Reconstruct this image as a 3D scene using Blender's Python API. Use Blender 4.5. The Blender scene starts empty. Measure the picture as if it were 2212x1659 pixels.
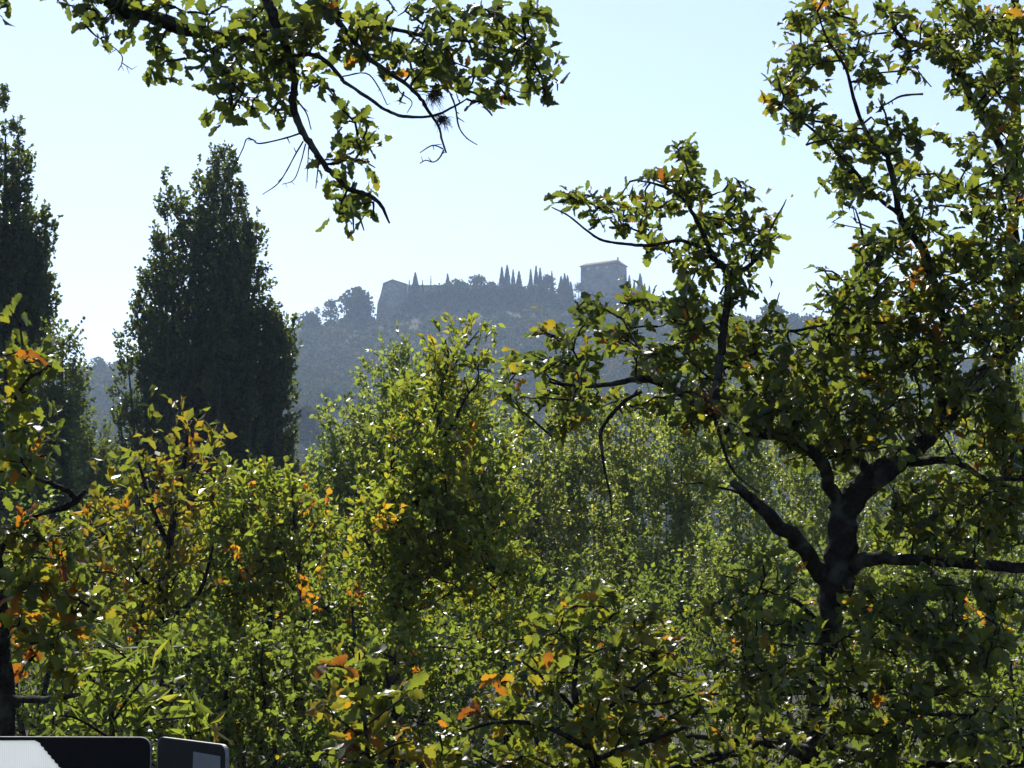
import bpy, bmesh, math, random
import numpy as np
from mathutils import Vector
from mathutils.geometry import tessellate_polygon

R = math.radians
rng = np.random.default_rng(11)
random.seed(4)
S = bpy.context.scene
COL = S.collection

# ------------------------------------------------------------------ camera
F = 4989.0            # focal length in units of a 2212-wide frame (HFOV 25 deg)
PITCH = R(5.0)
CAM = np.array([0.0, 0.0, 1.6])
FW = np.array([0, math.cos(PITCH), math.sin(PITCH)])
UP = np.array([0, -math.sin(PITCH), math.cos(PITCH)])
RT = np.array([1.0, 0, 0])

def P(x, y, d):
    """world point seen at picture position (x, y) at distance d along the view axis"""
    return CAM + d * (FW + (x - 1106.0) / F * RT + (829.5 - y) / F * UP)

def PX(x, y, d):
    x = np.asarray(x, float); y = np.asarray(y, float); d = np.asarray(d, float)
    return CAM + d[:, None] * (FW + ((x - 1106.0) / F)[:, None] * RT + ((829.5 - y) / F)[:, None] * UP)

cd = bpy.data.cameras.new('camera'); cam = bpy.data.objects.new('camera', cd); COL.objects.link(cam)
cam.location = CAM; cam.rotation_euler = (R(90) + PITCH, 0, 0)
cd.sensor_width = 36; cd.lens = F * 36 / 2212; cd.clip_start = 0.05; cd.clip_end = 20000
S.camera = cam

# ------------------------------------------------------------------ light
SUN_EL, SUN_AZ = R(43), R(-14)     # azimuth from +Y, negative = to the left of the view
sd = np.array([math.sin(SUN_AZ) * math.cos(SUN_EL), math.cos(SUN_AZ) * math.cos(SUN_EL), math.sin(SUN_EL)])
ld = bpy.data.lights.new('sun', 'SUN'); ld.energy = 4.8; ld.angle = R(0.5); ld.color = (1.0, 0.95, 0.86)
lo = bpy.data.objects.new('sun', ld); COL.objects.link(lo)
lo.rotation_euler = Vector(sd).to_track_quat('Z', 'Y').to_euler(); lo.location = (0, 0, 60)

w = bpy.data.worlds.new('World'); S.world = w; w.use_nodes = True
nt = w.node_tree; bg = nt.nodes['Background']
sky = nt.nodes.new('ShaderNodeTexSky'); sky.sky_type = 'NISHITA'; sky.sun_disc = False
sky.sun_elevation = SUN_EL; sky.sun_rotation = SUN_AZ
sky.air_density = 1.0; sky.dust_density = 0.5; sky.ozone_density = 2.0
hs = nt.nodes.new('ShaderNodeHueSaturation'); hs.inputs['Saturation'].default_value = .9
tint_ = nt.nodes.new('ShaderNodeMix'); tint_.data_type = 'RGBA'; tint_.blend_type = 'MULTIPLY'; tint_.inputs[0].default_value = 1; tint_.inputs[7].default_value = (.87, .875, 1.0, 1)
nt.links.new(sky.outputs[0], hs.inputs['Color']); nt.links.new(hs.outputs[0], tint_.inputs[6]); nt.links.new(tint_.outputs[2], bg.inputs[0]); bg.inputs[1].default_value = 0.087

S.view_settings.view_transform = 'Standard'; S.view_settings.look = 'None'
S.view_settings.exposure = 0.92; S.view_settings.gamma = 1
cy = S.cycles
cy.max_bounces = 8; cy.diffuse_bounces = 5; cy.glossy_bounces = 2; cy.transmission_bounces = 5
cy.volume_bounces = 0; cy.transparent_max_bounces = 4; cy.sample_clamp_indirect = 6
cy.caustics_reflective = False; cy.caustics_refractive = False
cy.use_denoising = True; cy.use_adaptive_sampling = True; cy.adaptive_threshold = 0.02

# ------------------------------------------------------------------ materials
def mat(name):
    m = bpy.data.materials.new(name); m.use_nodes = True
    n = m.node_tree.nodes; n.clear()
    out = n.new('ShaderNodeOutputMaterial')
    return m, n, m.node_tree.links, out

def ramp(n, stops):
    r = n.new('ShaderNodeValToRGB'); e = r.color_ramp.elements
    while len(e) < len(stops): e.new(0.5)
    for el, (p, c) in zip(e, stops): el.position = p; el.color = (*c, 1)
    return r

GREEN = [(0.0, (.036, .050, .022)), (.35, (.064, .084, .028)), (.6, (.104, .122, .030)), (.76, (.165, .135, .022)),
         (.9, (.25, .10, .016)), (1.0, (.13, .045, .016))]
def leaf_mat(name, stops=GREEN, trans=(1.85, 1.85, .72), mixf=.55, rough=.32, spec=.5):
    m, n, l, out = mat(name)
    a = n.new('ShaderNodeAttribute'); a.attribute_name = 'tint'
    cr = ramp(n, stops); l.new(a.outputs['Fac'], cr.inputs[0])
    p = n.new('ShaderNodeBsdfPrincipled'); l.new(cr.outputs[0], p.inputs['Base Color'])
    p.inputs['Roughness'].default_value = rough; p.inputs['Specular IOR Level'].default_value = spec
    mu = n.new('ShaderNodeMix'); mu.data_type = 'RGBA'; mu.blend_type = 'MULTIPLY'; mu.inputs[0].default_value = 1
    l.new(cr.outputs[0], mu.inputs[6]); mu.inputs[7].default_value = (*trans, 1)
    t = n.new('ShaderNodeBsdfTranslucent'); l.new(mu.outputs[2], t.inputs[0])
    mx = n.new('ShaderNodeMixShader'); mx.inputs[0].default_value = mixf
    l.new(p.outputs[0], mx.inputs[1]); l.new(t.outputs[0], mx.inputs[2]); l.new(mx.outputs[0], out.inputs[0])
    return m

M = {}
M['oak_leaf'] = leaf_mat('oak_leaf', mixf=.6, rough=.38, spec=.4)
M['small_leaf'] = leaf_mat('small_leaf', mixf=.6, rough=.4, spec=.4, trans=(2.6, 2.65, 1.0))
M['poplar_leaf'] = leaf_mat('poplar_leaf', [(0, (.036, .050, .015)), (.5, (.064, .084, .023)), (1, (.115, .135, .034))],
                            trans=(2.2, 2.2, .9), mixf=.48, rough=.34, spec=.4)
M['aspen_leaf'] = leaf_mat('aspen_leaf', [(0, (.050, .070, .028)), (.5, (.094, .116, .042)), (.85, (.13, .145, .046)), (1, (.16, .15, .044))],
                           trans=(2.7, 2.8, 1.25), mixf=.58, rough=.36, spec=.5)
M['far_leaf'] = leaf_mat('far_leaf', [(0, (.018, .028, .014)), (.5, (.04, .05, .02)), (.8, (.075, .07, .03)), (1, (.14, .085, .035))],
                         trans=(1.2, 1.2, .7), mixf=.3, rough=.8, spec=.05)
M['cypress_leaf'] = leaf_mat('cypress_leaf', [(0, (.012, .02, .012)), (1, (.03, .042, .02))], trans=(.8, .8, .6), mixf=.2, rough=.6, spec=.2)

def surf(name, c1, c2, scale, rough=.9, bump=.0, detail=6, coord='Object', c3=None, sc3=.3, dist=.02):
    m, n, l, out = mat(name)
    tc = n.new('ShaderNodeTexCoord')
    nz = n.new('ShaderNodeTexNoise'); nz.inputs['Scale'].default_value = scale; nz.inputs['Detail'].default_value = detail
    l.new(tc.outputs[coord], nz.inputs['Vector'])
    cr = ramp(n, [(.3, c1), (.7, c2)]); l.new(nz.outputs[0], cr.inputs[0])
    col = cr.outputs[0]
    if c3:
        n2 = n.new('ShaderNodeTexNoise'); n2.inputs['Scale'].default_value = sc3; n2.inputs['Detail'].default_value = 4
        l.new(tc.outputs[coord], n2.inputs['Vector'])
        r2 = ramp(n, [(.5, (0, 0, 0)), (.68, (1, 1, 1))]); l.new(n2.outputs[0], r2.inputs[0])
        mx = n.new('ShaderNodeMix'); mx.data_type = 'RGBA'; l.new(r2.outputs[0], mx.inputs[0]); l.new(col, mx.inputs[6])
        mx.inputs[7].default_value = (*c3, 1); col = mx.outputs[2]
    p = n.new('ShaderNodeBsdfPrincipled'); p.inputs['Roughness'].default_value = rough; p.inputs['Specular IOR Level'].default_value = .08 if rough > .8 else .4
    l.new(col, p.inputs['Base Color'])
    if bump:
        b = n.new('ShaderNodeBump'); b.inputs['Strength'].default_value = bump; b.inputs['Distance'].default_value = dist
        l.new(nz.outputs[0], b.inputs['Height']); l.new(b.outputs[0], p.inputs['Normal'])
    l.new(p.outputs[0], out.inputs[0])
    return m
M['bark'] = surf('oak_bark', (.010, .008, .006), (.030, .025, .02), 60, .95, .9, 8, c3=(.075, .078, .06), sc3=11)
M['bark_pale'] = surf('grey_bark', (.04, .036, .03), (.10, .092, .08), 25, .9, .6)
M['lichen'] = surf('lichen', (.03, .03, .022), (.07, .07, .05), 80)
M['ground'] = surf('ground_soil', (.018, .017, .010), (.036, .038, .016), .9, .95, .3, 8, c3=(.036, .031, .02), sc3=.03)
M['stone'] = surf('rubble_stone', (.20, .175, .145), (.34, .30, .25), 1.1, .9, .5, 10, c3=(.16, .145, .125), sc3=.25)
M['tile'] = surf('clay_tile', (.17, .115, .08), (.26, .18, .13), 1.5, .85, .4)
M['shutter'] = surf('pale_shutter', (.42, .43, .44), (.5, .5, .5), 3, .5)
M['black'] = surf('black_sheeting', (.006, .006, .006), (.010, .010, .010), 30, .6)
for nd in M['black'].node_tree.nodes:
    if nd.type == 'BSDF_PRINCIPLED': nd.inputs['Specular IOR Level'].default_value = .12
M['shadowed'] = surf('shadowed_white_sheeting', (.15, .16, .158), (.19, .20, .197), 25, .6)  # white sheeting of the angled board, its shade put into a grey colour
M['steel'] = surf('galvanised_steel', (.26, .26, .25), (.36, .36, .35), 40, .45)
M['edge'] = surf('raw_board_edge', (.16, .16, .155), (.24, .24, .23), 50, .5)
def white_sheet():
    m, n, l, out = mat('white_translucent_sheeting')
    tc = n.new('ShaderNodeTexCoord'); wv = n.new('ShaderNodeTexWave'); wv.bands_direction = 'X'; wv.inputs['Scale'].default_value = 55
    l.new(tc.outputs['Object'], wv.inputs['Vector'])
    cr = ramp(n, [(0, (.74, .77, .78)), (1, (.82, .84, .84))]); l.new(wv.outputs[0], cr.inputs[0])
    p = n.new('ShaderNodeBsdfPrincipled'); p.inputs['Roughness'].default_value = .4; l.new(cr.outputs[0], p.inputs['Base Color'])
    t = n.new('ShaderNodeBsdfTranslucent'); l.new(cr.outputs[0], t.inputs[0])
    mx = n.new('ShaderNodeMixShader'); mx.inputs[0].default_value = .62
    l.new(p.outputs[0], mx.inputs[1]); l.new(t.outputs[0], mx.inputs[2]); l.new(mx.outputs[0], out.inputs[0])
    return m
M['white'] = white_sheet()

# ------------------------------------------------------------------ mesh helpers
class Acc:
    def __init__(s): s.v = []; s.q = []; s.t = []; s.a = []; s.n = 0
    def add(s, v, q=None, t=None, a=None):
        v = np.asarray(v, np.float32).reshape(-1, 3)
        if q is not None and len(q): s.q.append(np.asarray(q, np.int32).reshape(-1, 4) + s.n)
        if t is not None and len(t): s.t.append(np.asarray(t, np.int32).reshape(-1, 3) + s.n)
        s.a.append(np.zeros(len(v), np.float32) if a is None else np.asarray(a, np.float32))
        s.v.append(v); s.n += len(v)
    def build(s, name, m, parent=None, tint=False):
        me = bpy.data.meshes.new(name)
        org = np.zeros(3) if parent is None else np.array(world_loc(parent))
        if s.n:
            v = np.concatenate(s.v) - org.astype(np.float32)
            q = np.concatenate(s.q) if s.q else np.zeros((0, 4), np.int32)
            t = np.concatenate(s.t) if s.t else np.zeros((0, 3), np.int32)
            loops = np.concatenate([q.ravel(), t.ravel()])
            starts = np.concatenate([np.arange(len(q)) * 4, len(q) * 4 + np.arange(len(t)) * 3]).astype(np.int32)
            me.vertices.add(len(v)); me.vertices.foreach_set('co', v.ravel())
            me.loops.add(len(loops)); me.loops.foreach_set('vertex_index', loops)
            me.polygons.add(len(starts)); me.polygons.foreach_set('loop_start', starts)
            if tint:
                at = me.attributes.new('tint', 'FLOAT', 'POINT'); at.data.foreach_set('value', np.concatenate(s.a))
            me.update(calc_edges=True)
        me.materials.append(m)
        o = bpy.data.objects.new(name, me); COL.objects.link(o)
        if parent is not None: o.parent = parent
        return o

def world_loc(o):
    l = Vector((0, 0, 0))
    while o is not None: l = l + o.location; o = o.parent
    return l

def tag(o, label=None, cat=None, group=None, kind=None):
    if label: o['label'] = label
    if cat: o['category'] = cat
    if group: o['group'] = group
    if kind: o['kind'] = kind
    return o

def thing(name, loc, label, cat, group=None):
    o = bpy.data.objects.new(name, None); COL.objects.link(o); o.location = loc; o.empty_display_size = .3
    return tag(o, label, cat, group)

def unit(a): return a / np.maximum(np.linalg.norm(a, axis=-1, keepdims=True), 1e-9)
def rand_unit(n): return unit(rng.normal(size=(n, 3)))

def smooth_path(p, r, sub=5):
    p = np.asarray(p, float); r = np.asarray(r, float)
    if len(p) < 3:
        t = np.linspace(0, 1, sub + 1)[:, None]
        return p[0] + (p[1] - p[0]) * t, r[0] + (r[1] - r[0]) * t[:, 0]
    e = np.vstack([2 * p[0] - p[1], p, 2 * p[-1] - p[-2]]); out = []; ro = []
    for i in range(len(p) - 1):
        a, b, c, d = e[i:i + 4]
        for k in range(sub):
            t = k / sub
            out.append(.5 * (2 * b + (c - a) * t + (2 * a - 5 * b + 4 * c - d) * t * t + (3 * b - a - 3 * c + d) * t ** 3))
            ro.append(r[i] + (r[i + 1] - r[i]) * t)
    out.append(p[-1]); ro.append(r[-1])
    return np.array(out), np.array(ro)

def tube(acc, p, r, sides=8, rough=0.0, cap=True):
    p = np.asarray(p, float); r = np.asarray(r, float); n = len(p)
    t = np.gradient(p, axis=0); t = unit(t)
    ref = np.array([0.3, 1.0, .2]) if abs(t[0, 1]) < .8 else np.array([1.0, .2, .1])
    N = np.zeros((n, 3)); B = np.zeros((n, 3)); u = ref
    for i in range(n):
        u = u - t[i] * (u @ t[i]); u = u / (np.linalg.norm(u) + 1e-9); N[i] = u; B[i] = np.cross(t[i], u)
    a = np.arange(sides) * 2 * math.pi / sides
    rr = r[:, None] * np.ones(sides)
    if rough: rr = rr * (1 + rough * rng.normal(size=rr.shape))
    V = p[:, None] + rr[..., None] * (np.cos(a)[None, :, None] * N[:, None] + np.sin(a)[None, :, None] * B[:, None])
    idx = np.arange(n * sides).reshape(n, sides); nx = np.roll(idx, -1, axis=1)
    q = np.stack([idx[:-1], nx[:-1], nx[1:], idx[1:]], -1).reshape(-1, 4)
    V = V.reshape(-1, 3); tr = []
    if cap:
        V = np.vstack([V, p[-1] + t[-1] * r[-1] * .6]); c = len(V) - 1
        tr = [[idx[-1, k], nx[-1, k], c] for k in range(sides)]
    acc.add(V, q, tr)

def limb(pts, px2m=None):
    """pts: list of (x, y, depth, halfwidth in picture units) -> world path and radii"""
    a = np.array(pts, float)
    return PX(a[:, 0], a[:, 1], a[:, 2]), a[:, 3] * a[:, 2] / F

# ---- leaf templates: (x across, y along, z) ; quads ; tris
def tmpl_oak():
    o = [(-.14, .008), (0.0, .02), (.13, .13), (.20, .10), (.27, .16), (.36, .24), (.43, .17), (.50, .23), (.60, .30), (.68, .20), (.75, .21), (.83, .23), (.90, .14), (.96, .13), (1.0, .05)]
    v = []; 
    for y, wd in o: v += [(-wd, y, 0), (0, y, 0), (wd, y, 0)]
    q = []
    for i in range(len(o) - 1):
        b = 3 * i; q += [(b, b + 1, b + 4, b + 3), (b + 1, b + 2, b + 5, b + 4)]
    return np.array(v, float), np.array(q), 3
def tmpl_oval(wd=.32):
    v = [(0, -.12, 0), (-wd * .9, .25, 0), (-wd, .55, 0), (0, 1, 0), (wd, .55, 0), (wd * .9, .25, 0)]
    return np.array(v, float), np.array([(0, 3, 2, 1), (0, 5, 4, 3)]), 0
def tmpl_lance():
    o = [(-.1, .01), (.15, .08), (.4, .13), (.7, .09), (1.0, .005)]
    v = []
    for y, wd in o: v += [(-wd, y, 0), (0, y, 0), (wd, y, 0)]
    q = []
    for i in range(len(o) - 1):
        b = 3 * i; q += [(b, b + 1, b + 4, b + 3), (b + 1, b + 2, b + 5, b + 4)]
    return np.array(v, float), np.array(q), 3
T_OAK, T_OVAL, T_ROUND, T_LANCE = tmpl_oak(), tmpl_oval(.3), tmpl_oval(.42), tmpl_lance()
def tmpl_oak_lo():
    v = [(0, -.1, 0), (-.13, .12, 0), (-.26, .55, 0), (-.15, .85, 0), (0, 1, 0), (.15, .85, 0), (.26, .55, 0), (.13, .12, 0)]
    return np.array(v, float), np.array([(0, 4, 2, 1), (0, 7, 6, 4)]), 0
T_OAKLO = tmpl_oak_lo()

def leaves(acc, T, pos, dirs, nrm, size, tint, wavy=.0, fold=(.15, .7), curl=(.15, .22)):
    tv, tq, _ = T; N = len(pos); k = len(tv)
    d = unit(dirs); s = unit(np.cross(d, nrm)); n = np.cross(s, d)
    f = rng.uniform(fold[0], fold[1], N)[:, None]; c = rng.normal(curl[0], curl[1], N)[:, None]
    wx = rng.uniform(.8, 1.2, N)[:, None]
    X = tv[None, :, 0] * wx; Y = np.repeat(tv[None, :, 1], N, 0); Z = f * np.abs(X) - c * Y * Y
    if wavy:
        ph = rng.uniform(0, 6.28, N)[:, None]
        Z = Z + wavy * np.sin(ph + 9 * Y + 2 * X) * (np.abs(X) > .02)
        X = X * (1 + .08 * np.sin(ph * 2 + 14 * Y)) + rng.normal(0, .06, N)[:, None] * Y * Y
    V = pos[:, None] + size[:, None, None] * (X[..., None] * s[:, None] + Y[..., None] * d[:, None] + Z[..., None] * n[:, None])
    off = (np.arange(N) * k)[:, None, None]
    acc.add(V, (tq[None] + off).reshape(-1, 4), None, np.repeat(tint, k))

def leaf_normals(n, up=.7):
    return unit(rand_unit(n) * 1.0 + np.array([0, 0, up]))

# ---- clusters from picture-space blobs -> world centres
def blob_points(blobs, d, thick, per_px, dvar=.0):
    """blobs: (x, y, rx, ry[, weight[, depth offset]]) in picture units; returns world centres, roughly one per `per_px` square units"""
    out = []
    for b in blobs:
        x, y, rx, ry = b[:4]; wt = b[4] if len(b) > 4 else 1.0; dz = b[5] if len(b) > 5 else 0.0
        n = max(1, int(round(math.pi * rx * ry / per_px * wt)))
        u = rand_unit(n) * (rng.uniform(0, 1, n) ** (1 / 2.6))[:, None]
        th = thick * (.5 + .5 * min(rx, ry) / 80.0)
        dd = d + dz + rng.normal(0, dvar) + u[:, 2] * th
        out.append(PX(x + u[:, 0] * rx, y + u[:, 1] * ry, dd))
    return np.concatenate(out)

def connect(acc, skel, skr, cent, r0=.0045, sag=.06, sides=4, maxlen=9.0, grow=.6):
    """twigs: each centre reaches the nearest point of the growing skeleton; returns the direction in which each twig arrives"""
    nodes = np.asarray(skel, float)
    d0 = np.min(np.linalg.norm(cent[:, None] - nodes[None, ::2], axis=2), axis=1) if len(nodes) < 6000 else np.zeros(len(cent))
    order = np.argsort(d0); dirs = np.zeros_like(cent)
    buf = np.zeros((len(nodes) + len(cent) * 4, 3)); buf[:len(nodes)] = nodes; m = len(nodes)
    for i in order:
        c = cent[i]; dist = np.linalg.norm(buf[:m] - c, axis=1); j = int(np.argmin(dist + grow * np.maximum(0, buf[:m, 2] - c[2]))); a = buf[j]
        L = dist[j]
        if L < 1e-4: dirs[i] = rand_unit(1)[0]; continue
        mid1 = a + (c - a) * .35 + rng.normal(0, .07, 3) * L + np.array([0, 0, sag * L])
        mid2 = a + (c - a) * .7 + rng.normal(0, .06, 3) * L + np.array([0, 0, sag * L])
        pp = np.array([a, mid1, mid2, c]); rr = r0 * np.array([1.0 + L * 1.2, .85 + L * .8, .7 + .4 * L, .45])
        if L < maxlen: tube(acc, pp, rr, sides, cap=False)
        buf[m:m + 3] = pp[1:]; m += 3
        dirs[i] = (c - mid2) / (np.linalg.norm(c - mid2) + 1e-9)
    return dirs

def oak_clusters(lacc, cent, dirs, per, size, tm=.48, ts=.10, p_or=.05, T=None, spread=.075, c_or=.04, up=.85):
    T = T or T_OAK
    N = len(cent); k = rng.poisson(per, N).clip(2); idx = np.repeat(np.arange(N), k); n = len(idx)
    base = rng.normal(tm, ts, N); orc = rng.uniform(size=N) < c_or
    base = np.where(orc, rng.uniform(.72, .98, N), base)
    t = base[idx] + rng.normal(0, .07, n); o = rng.uniform(size=n) < p_or
    t = np.where(o, rng.uniform(.7, 1.0, n), t).clip(0, 1)
    dd = unit(dirs[idx] * .7 + rand_unit(n) * 1.0 + np.array([0, 0, -.05]))
    pos = cent[idx] - dirs[idx] * (rng.uniform(0, 1, n) ** 1.3 * spread * 2.2)[:, None] + rand_unit(n) * rng.uniform(.005, .032, n)[:, None]
    sz = size * rng.uniform(.62, 1.18, n)
    leaves(lacc, T, pos, dd, leaf_normals(n, up), sz, t, wavy=.05 if T is T_OAK else 0)

def shoots(lacc, tacc, base, dirs, L, k, size, tint, T=None, stem=.0025, up=.6, stems=True):
    T = T or T_OVAL; Mn = len(base)
    if stems and tacc is not None:
        s = unit(np.cross(dirs, rand_unit(Mn))); b = np.cross(dirs, s)
        ring = np.stack([s, -.5 * s + .87 * b, -.5 * s - .87 * b], 1)
        e = base + dirs * L[:, None]
        V = np.concatenate([base[:, None] + ring * stem, e[:, None] + ring * stem * .4], 1)
        off = (np.arange(Mn) * 6)[:, None, None]
        q = np.array([(0, 1, 4, 3), (1, 2, 5, 4), (2, 0, 3, 5)])[None] + off
        tacc.add(V, q.reshape(-1, 4))
    n = Mn * k; idx = np.repeat(np.arange(Mn), k); tt = np.tile(np.linspace(.12, 1, k), Mn) + rng.normal(0, .05, n)
    pos = base[idx] + dirs[idx] * (tt * L[idx])[:, None]
    dd = unit(dirs[idx] * .75 + rand_unit(n) * .95)
    leaves(lacc, T, pos, dd, leaf_normals(n, up), size * rng.uniform(.6, 1.2, n), (tint[idx] + rng.normal(0, .06, n)).clip(0, 1))

# ------------------------------------------------------------------ terrain
ridge_px = np.array([(-1500, 900), (-400, 862), (0, 822), (155, 808), (255, 800), (400, 765), (560, 728), (640, 706), (700, 694), (740, 685), (825, 683),
                     (900, 662), (1000, 652), (1100, 645), (1250, 645), (1400, 642), (1500, 654), (1650, 690), (1750, 722), (1900, 750), (2212, 800), (2700, 860), (3600, 920)], float)
RX = (ridge_px[:, 0] - 1106) / F * 800; RZ = np.array([P(a, b, 800)[2] for a, b in ridge_px])
near_y = [-300, 0, 7, 10, 14, 25, 60, 160, 300]; near_z = [0, 0, 0, -.5, -1.3, -3, -4.5, -3.2, 1.5]
def terrain(x, y):
    x = np.asarray(x, float); y = np.asarray(y, float)
    rz = np.interp(x, RX, RZ)
    n = np.interp(y, near_y, near_z)
    t = np.clip((y - 300) / 500, 0, 1)
    h = np.where(y > 300, 1.5 + (rz - 1.5) * t ** 1.45, n)
    b = np.clip((y - 840) / 900, 0, 1); h = np.where(y > 840, rz * (1 - b * b * (3 - 2 * b)) , h)
    bump = np.sin(x * .031 + 1.3 * np.sin(y * .017)) * np.cos(y * .027 + x * .011) * 1.8 + np.sin(x * .09 + y * .05) * .5
    m = np.clip((y - 320) / 150, 0, 1) * np.clip((780 - y) / 60, 0, 1)
    return h + bump * m
def ground():
    xs = np.concatenate([np.linspace(-3000, -420, 14), np.linspace(-400, 400, 161), np.linspace(420, 3000, 14)])
    ys = np.concatenate([np.linspace(-300, -10, 6), np.linspace(-5, 60, 40), np.linspace(65, 290, 30), np.linspace(296, 900, 150), np.linspace(930, 1800, 24), np.linspace(2000, 4500, 8)])
    X, Y = np.meshgrid(xs, ys); Z = terrain(X, Y)
    v = np.stack([X, Y, Z], -1).reshape(-1, 3); idx = np.arange(len(v)).reshape(X.shape)
    q = np.stack([idx[:-1, :-1], idx[:-1, 1:], idx[1:, 1:], idx[1:, :-1]], -1).reshape(-1, 4)
    a = Acc(); a.add(v, q); o = a.build('ground', M['ground']); tag(o, kind='structure')
ground()

def base_at(x, d):
    p = P(x, 829, d); return np.array([p[0], p[1], float(terrain(p[0], p[1]))])

# ------------------------------------------------------------------ near oaks (traced limbs, rosettes of lobed leaves)
def resample(path, step=.05):
    out = [path[0]]
    for a, b in zip(path[:-1], path[1:]):
        n = max(1, int(np.linalg.norm(b - a) / step)); out += [a + (b - a) * k / n for k in range(1, n + 1)]
    return np.array(out)

def traced_tree(name, label, trunk, limbs, blobs, d, thick, per_px, leaf, per=7, group=None, cat='tree', rough=.10,
                leaf_kw={}, bare=(), base=None, r0=.0045, lm='oak_leaf', bm='bark', T=None, labels={}, dvar=.25, along=0, skip=(), grow=.6):
    tp, tr = limb(trunk); tr = tr * .88
    if base is not None: root = thing(name, base, label, cat, group)
    else: root = thing(name, (tp[0][0], tp[0][1], float(terrain(tp[0][0], tp[0][1]))), label, cat, group)
    a = Acc()
    pp, rr = smooth_path(np.vstack([[*root.location], tp]) if base is None else tp, np.concatenate([[tr[0] * 1.25], tr]) if base is None else tr)
    tube(a, pp, rr, 14, rough); a.build('trunk', M[bm], root)
    skel = [resample(pp)]
    for L in limbs:
        a = Acc(); lp, lr = limb(L); lr = lr * .82; lp, lr = smooth_path(lp, lr, 5); lp = lp + rng.normal(0, .12, lp.shape) * lr[:, None]
        tube(a, lp, lr, 9, rough); a.build('branch', M[bm], root); skel.append(resample(lp))
    for L in bare:
        a = Acc(); lp, lr = limb(L); lp, lr = smooth_path(lp, lr, 4); tube(a, lp, lr, 5, .1)
        # side spurs
        for k in range(max(2, len(lp) // 5)):
            i = rng.integers(1, len(lp)); dv = rand_unit(1)[0]; dv[2] -= .2
            tube(a, [lp[i], lp[i] + dv * rng.uniform(.01, .035)], [lr[i] * .8, lr[i] * .4], 4)
        a.build('bare_twig', M[bm], root)
    cent = blob_points(blobs, d, thick, per_px, dvar)
    if along:
        for L in limbs:
            if L in skip: continue
            lp, lr = limb(L); q = resample(smooth_path(lp, lr)[0], .07); q = q[len(q) // 5:]
            q = q[rng.uniform(size=len(q)) < along]
            cent = np.vstack([cent, q + rand_unit(len(q)) * rng.uniform(.05, .16, len(q))[:, None] + np.array([0, -.08, 0])])
    tw, lf = Acc(), Acc()
    dirs = connect(tw, np.concatenate(skel), None, cent, r0, grow=grow)
    oak_clusters(lf, cent, dirs, per, leaf, T=T, **leaf_kw)
    crown = lf.build('crown', M[lm], root, tint=True)
    tw.build('twig_sprays', M[bm], crown)
    return root

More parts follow.
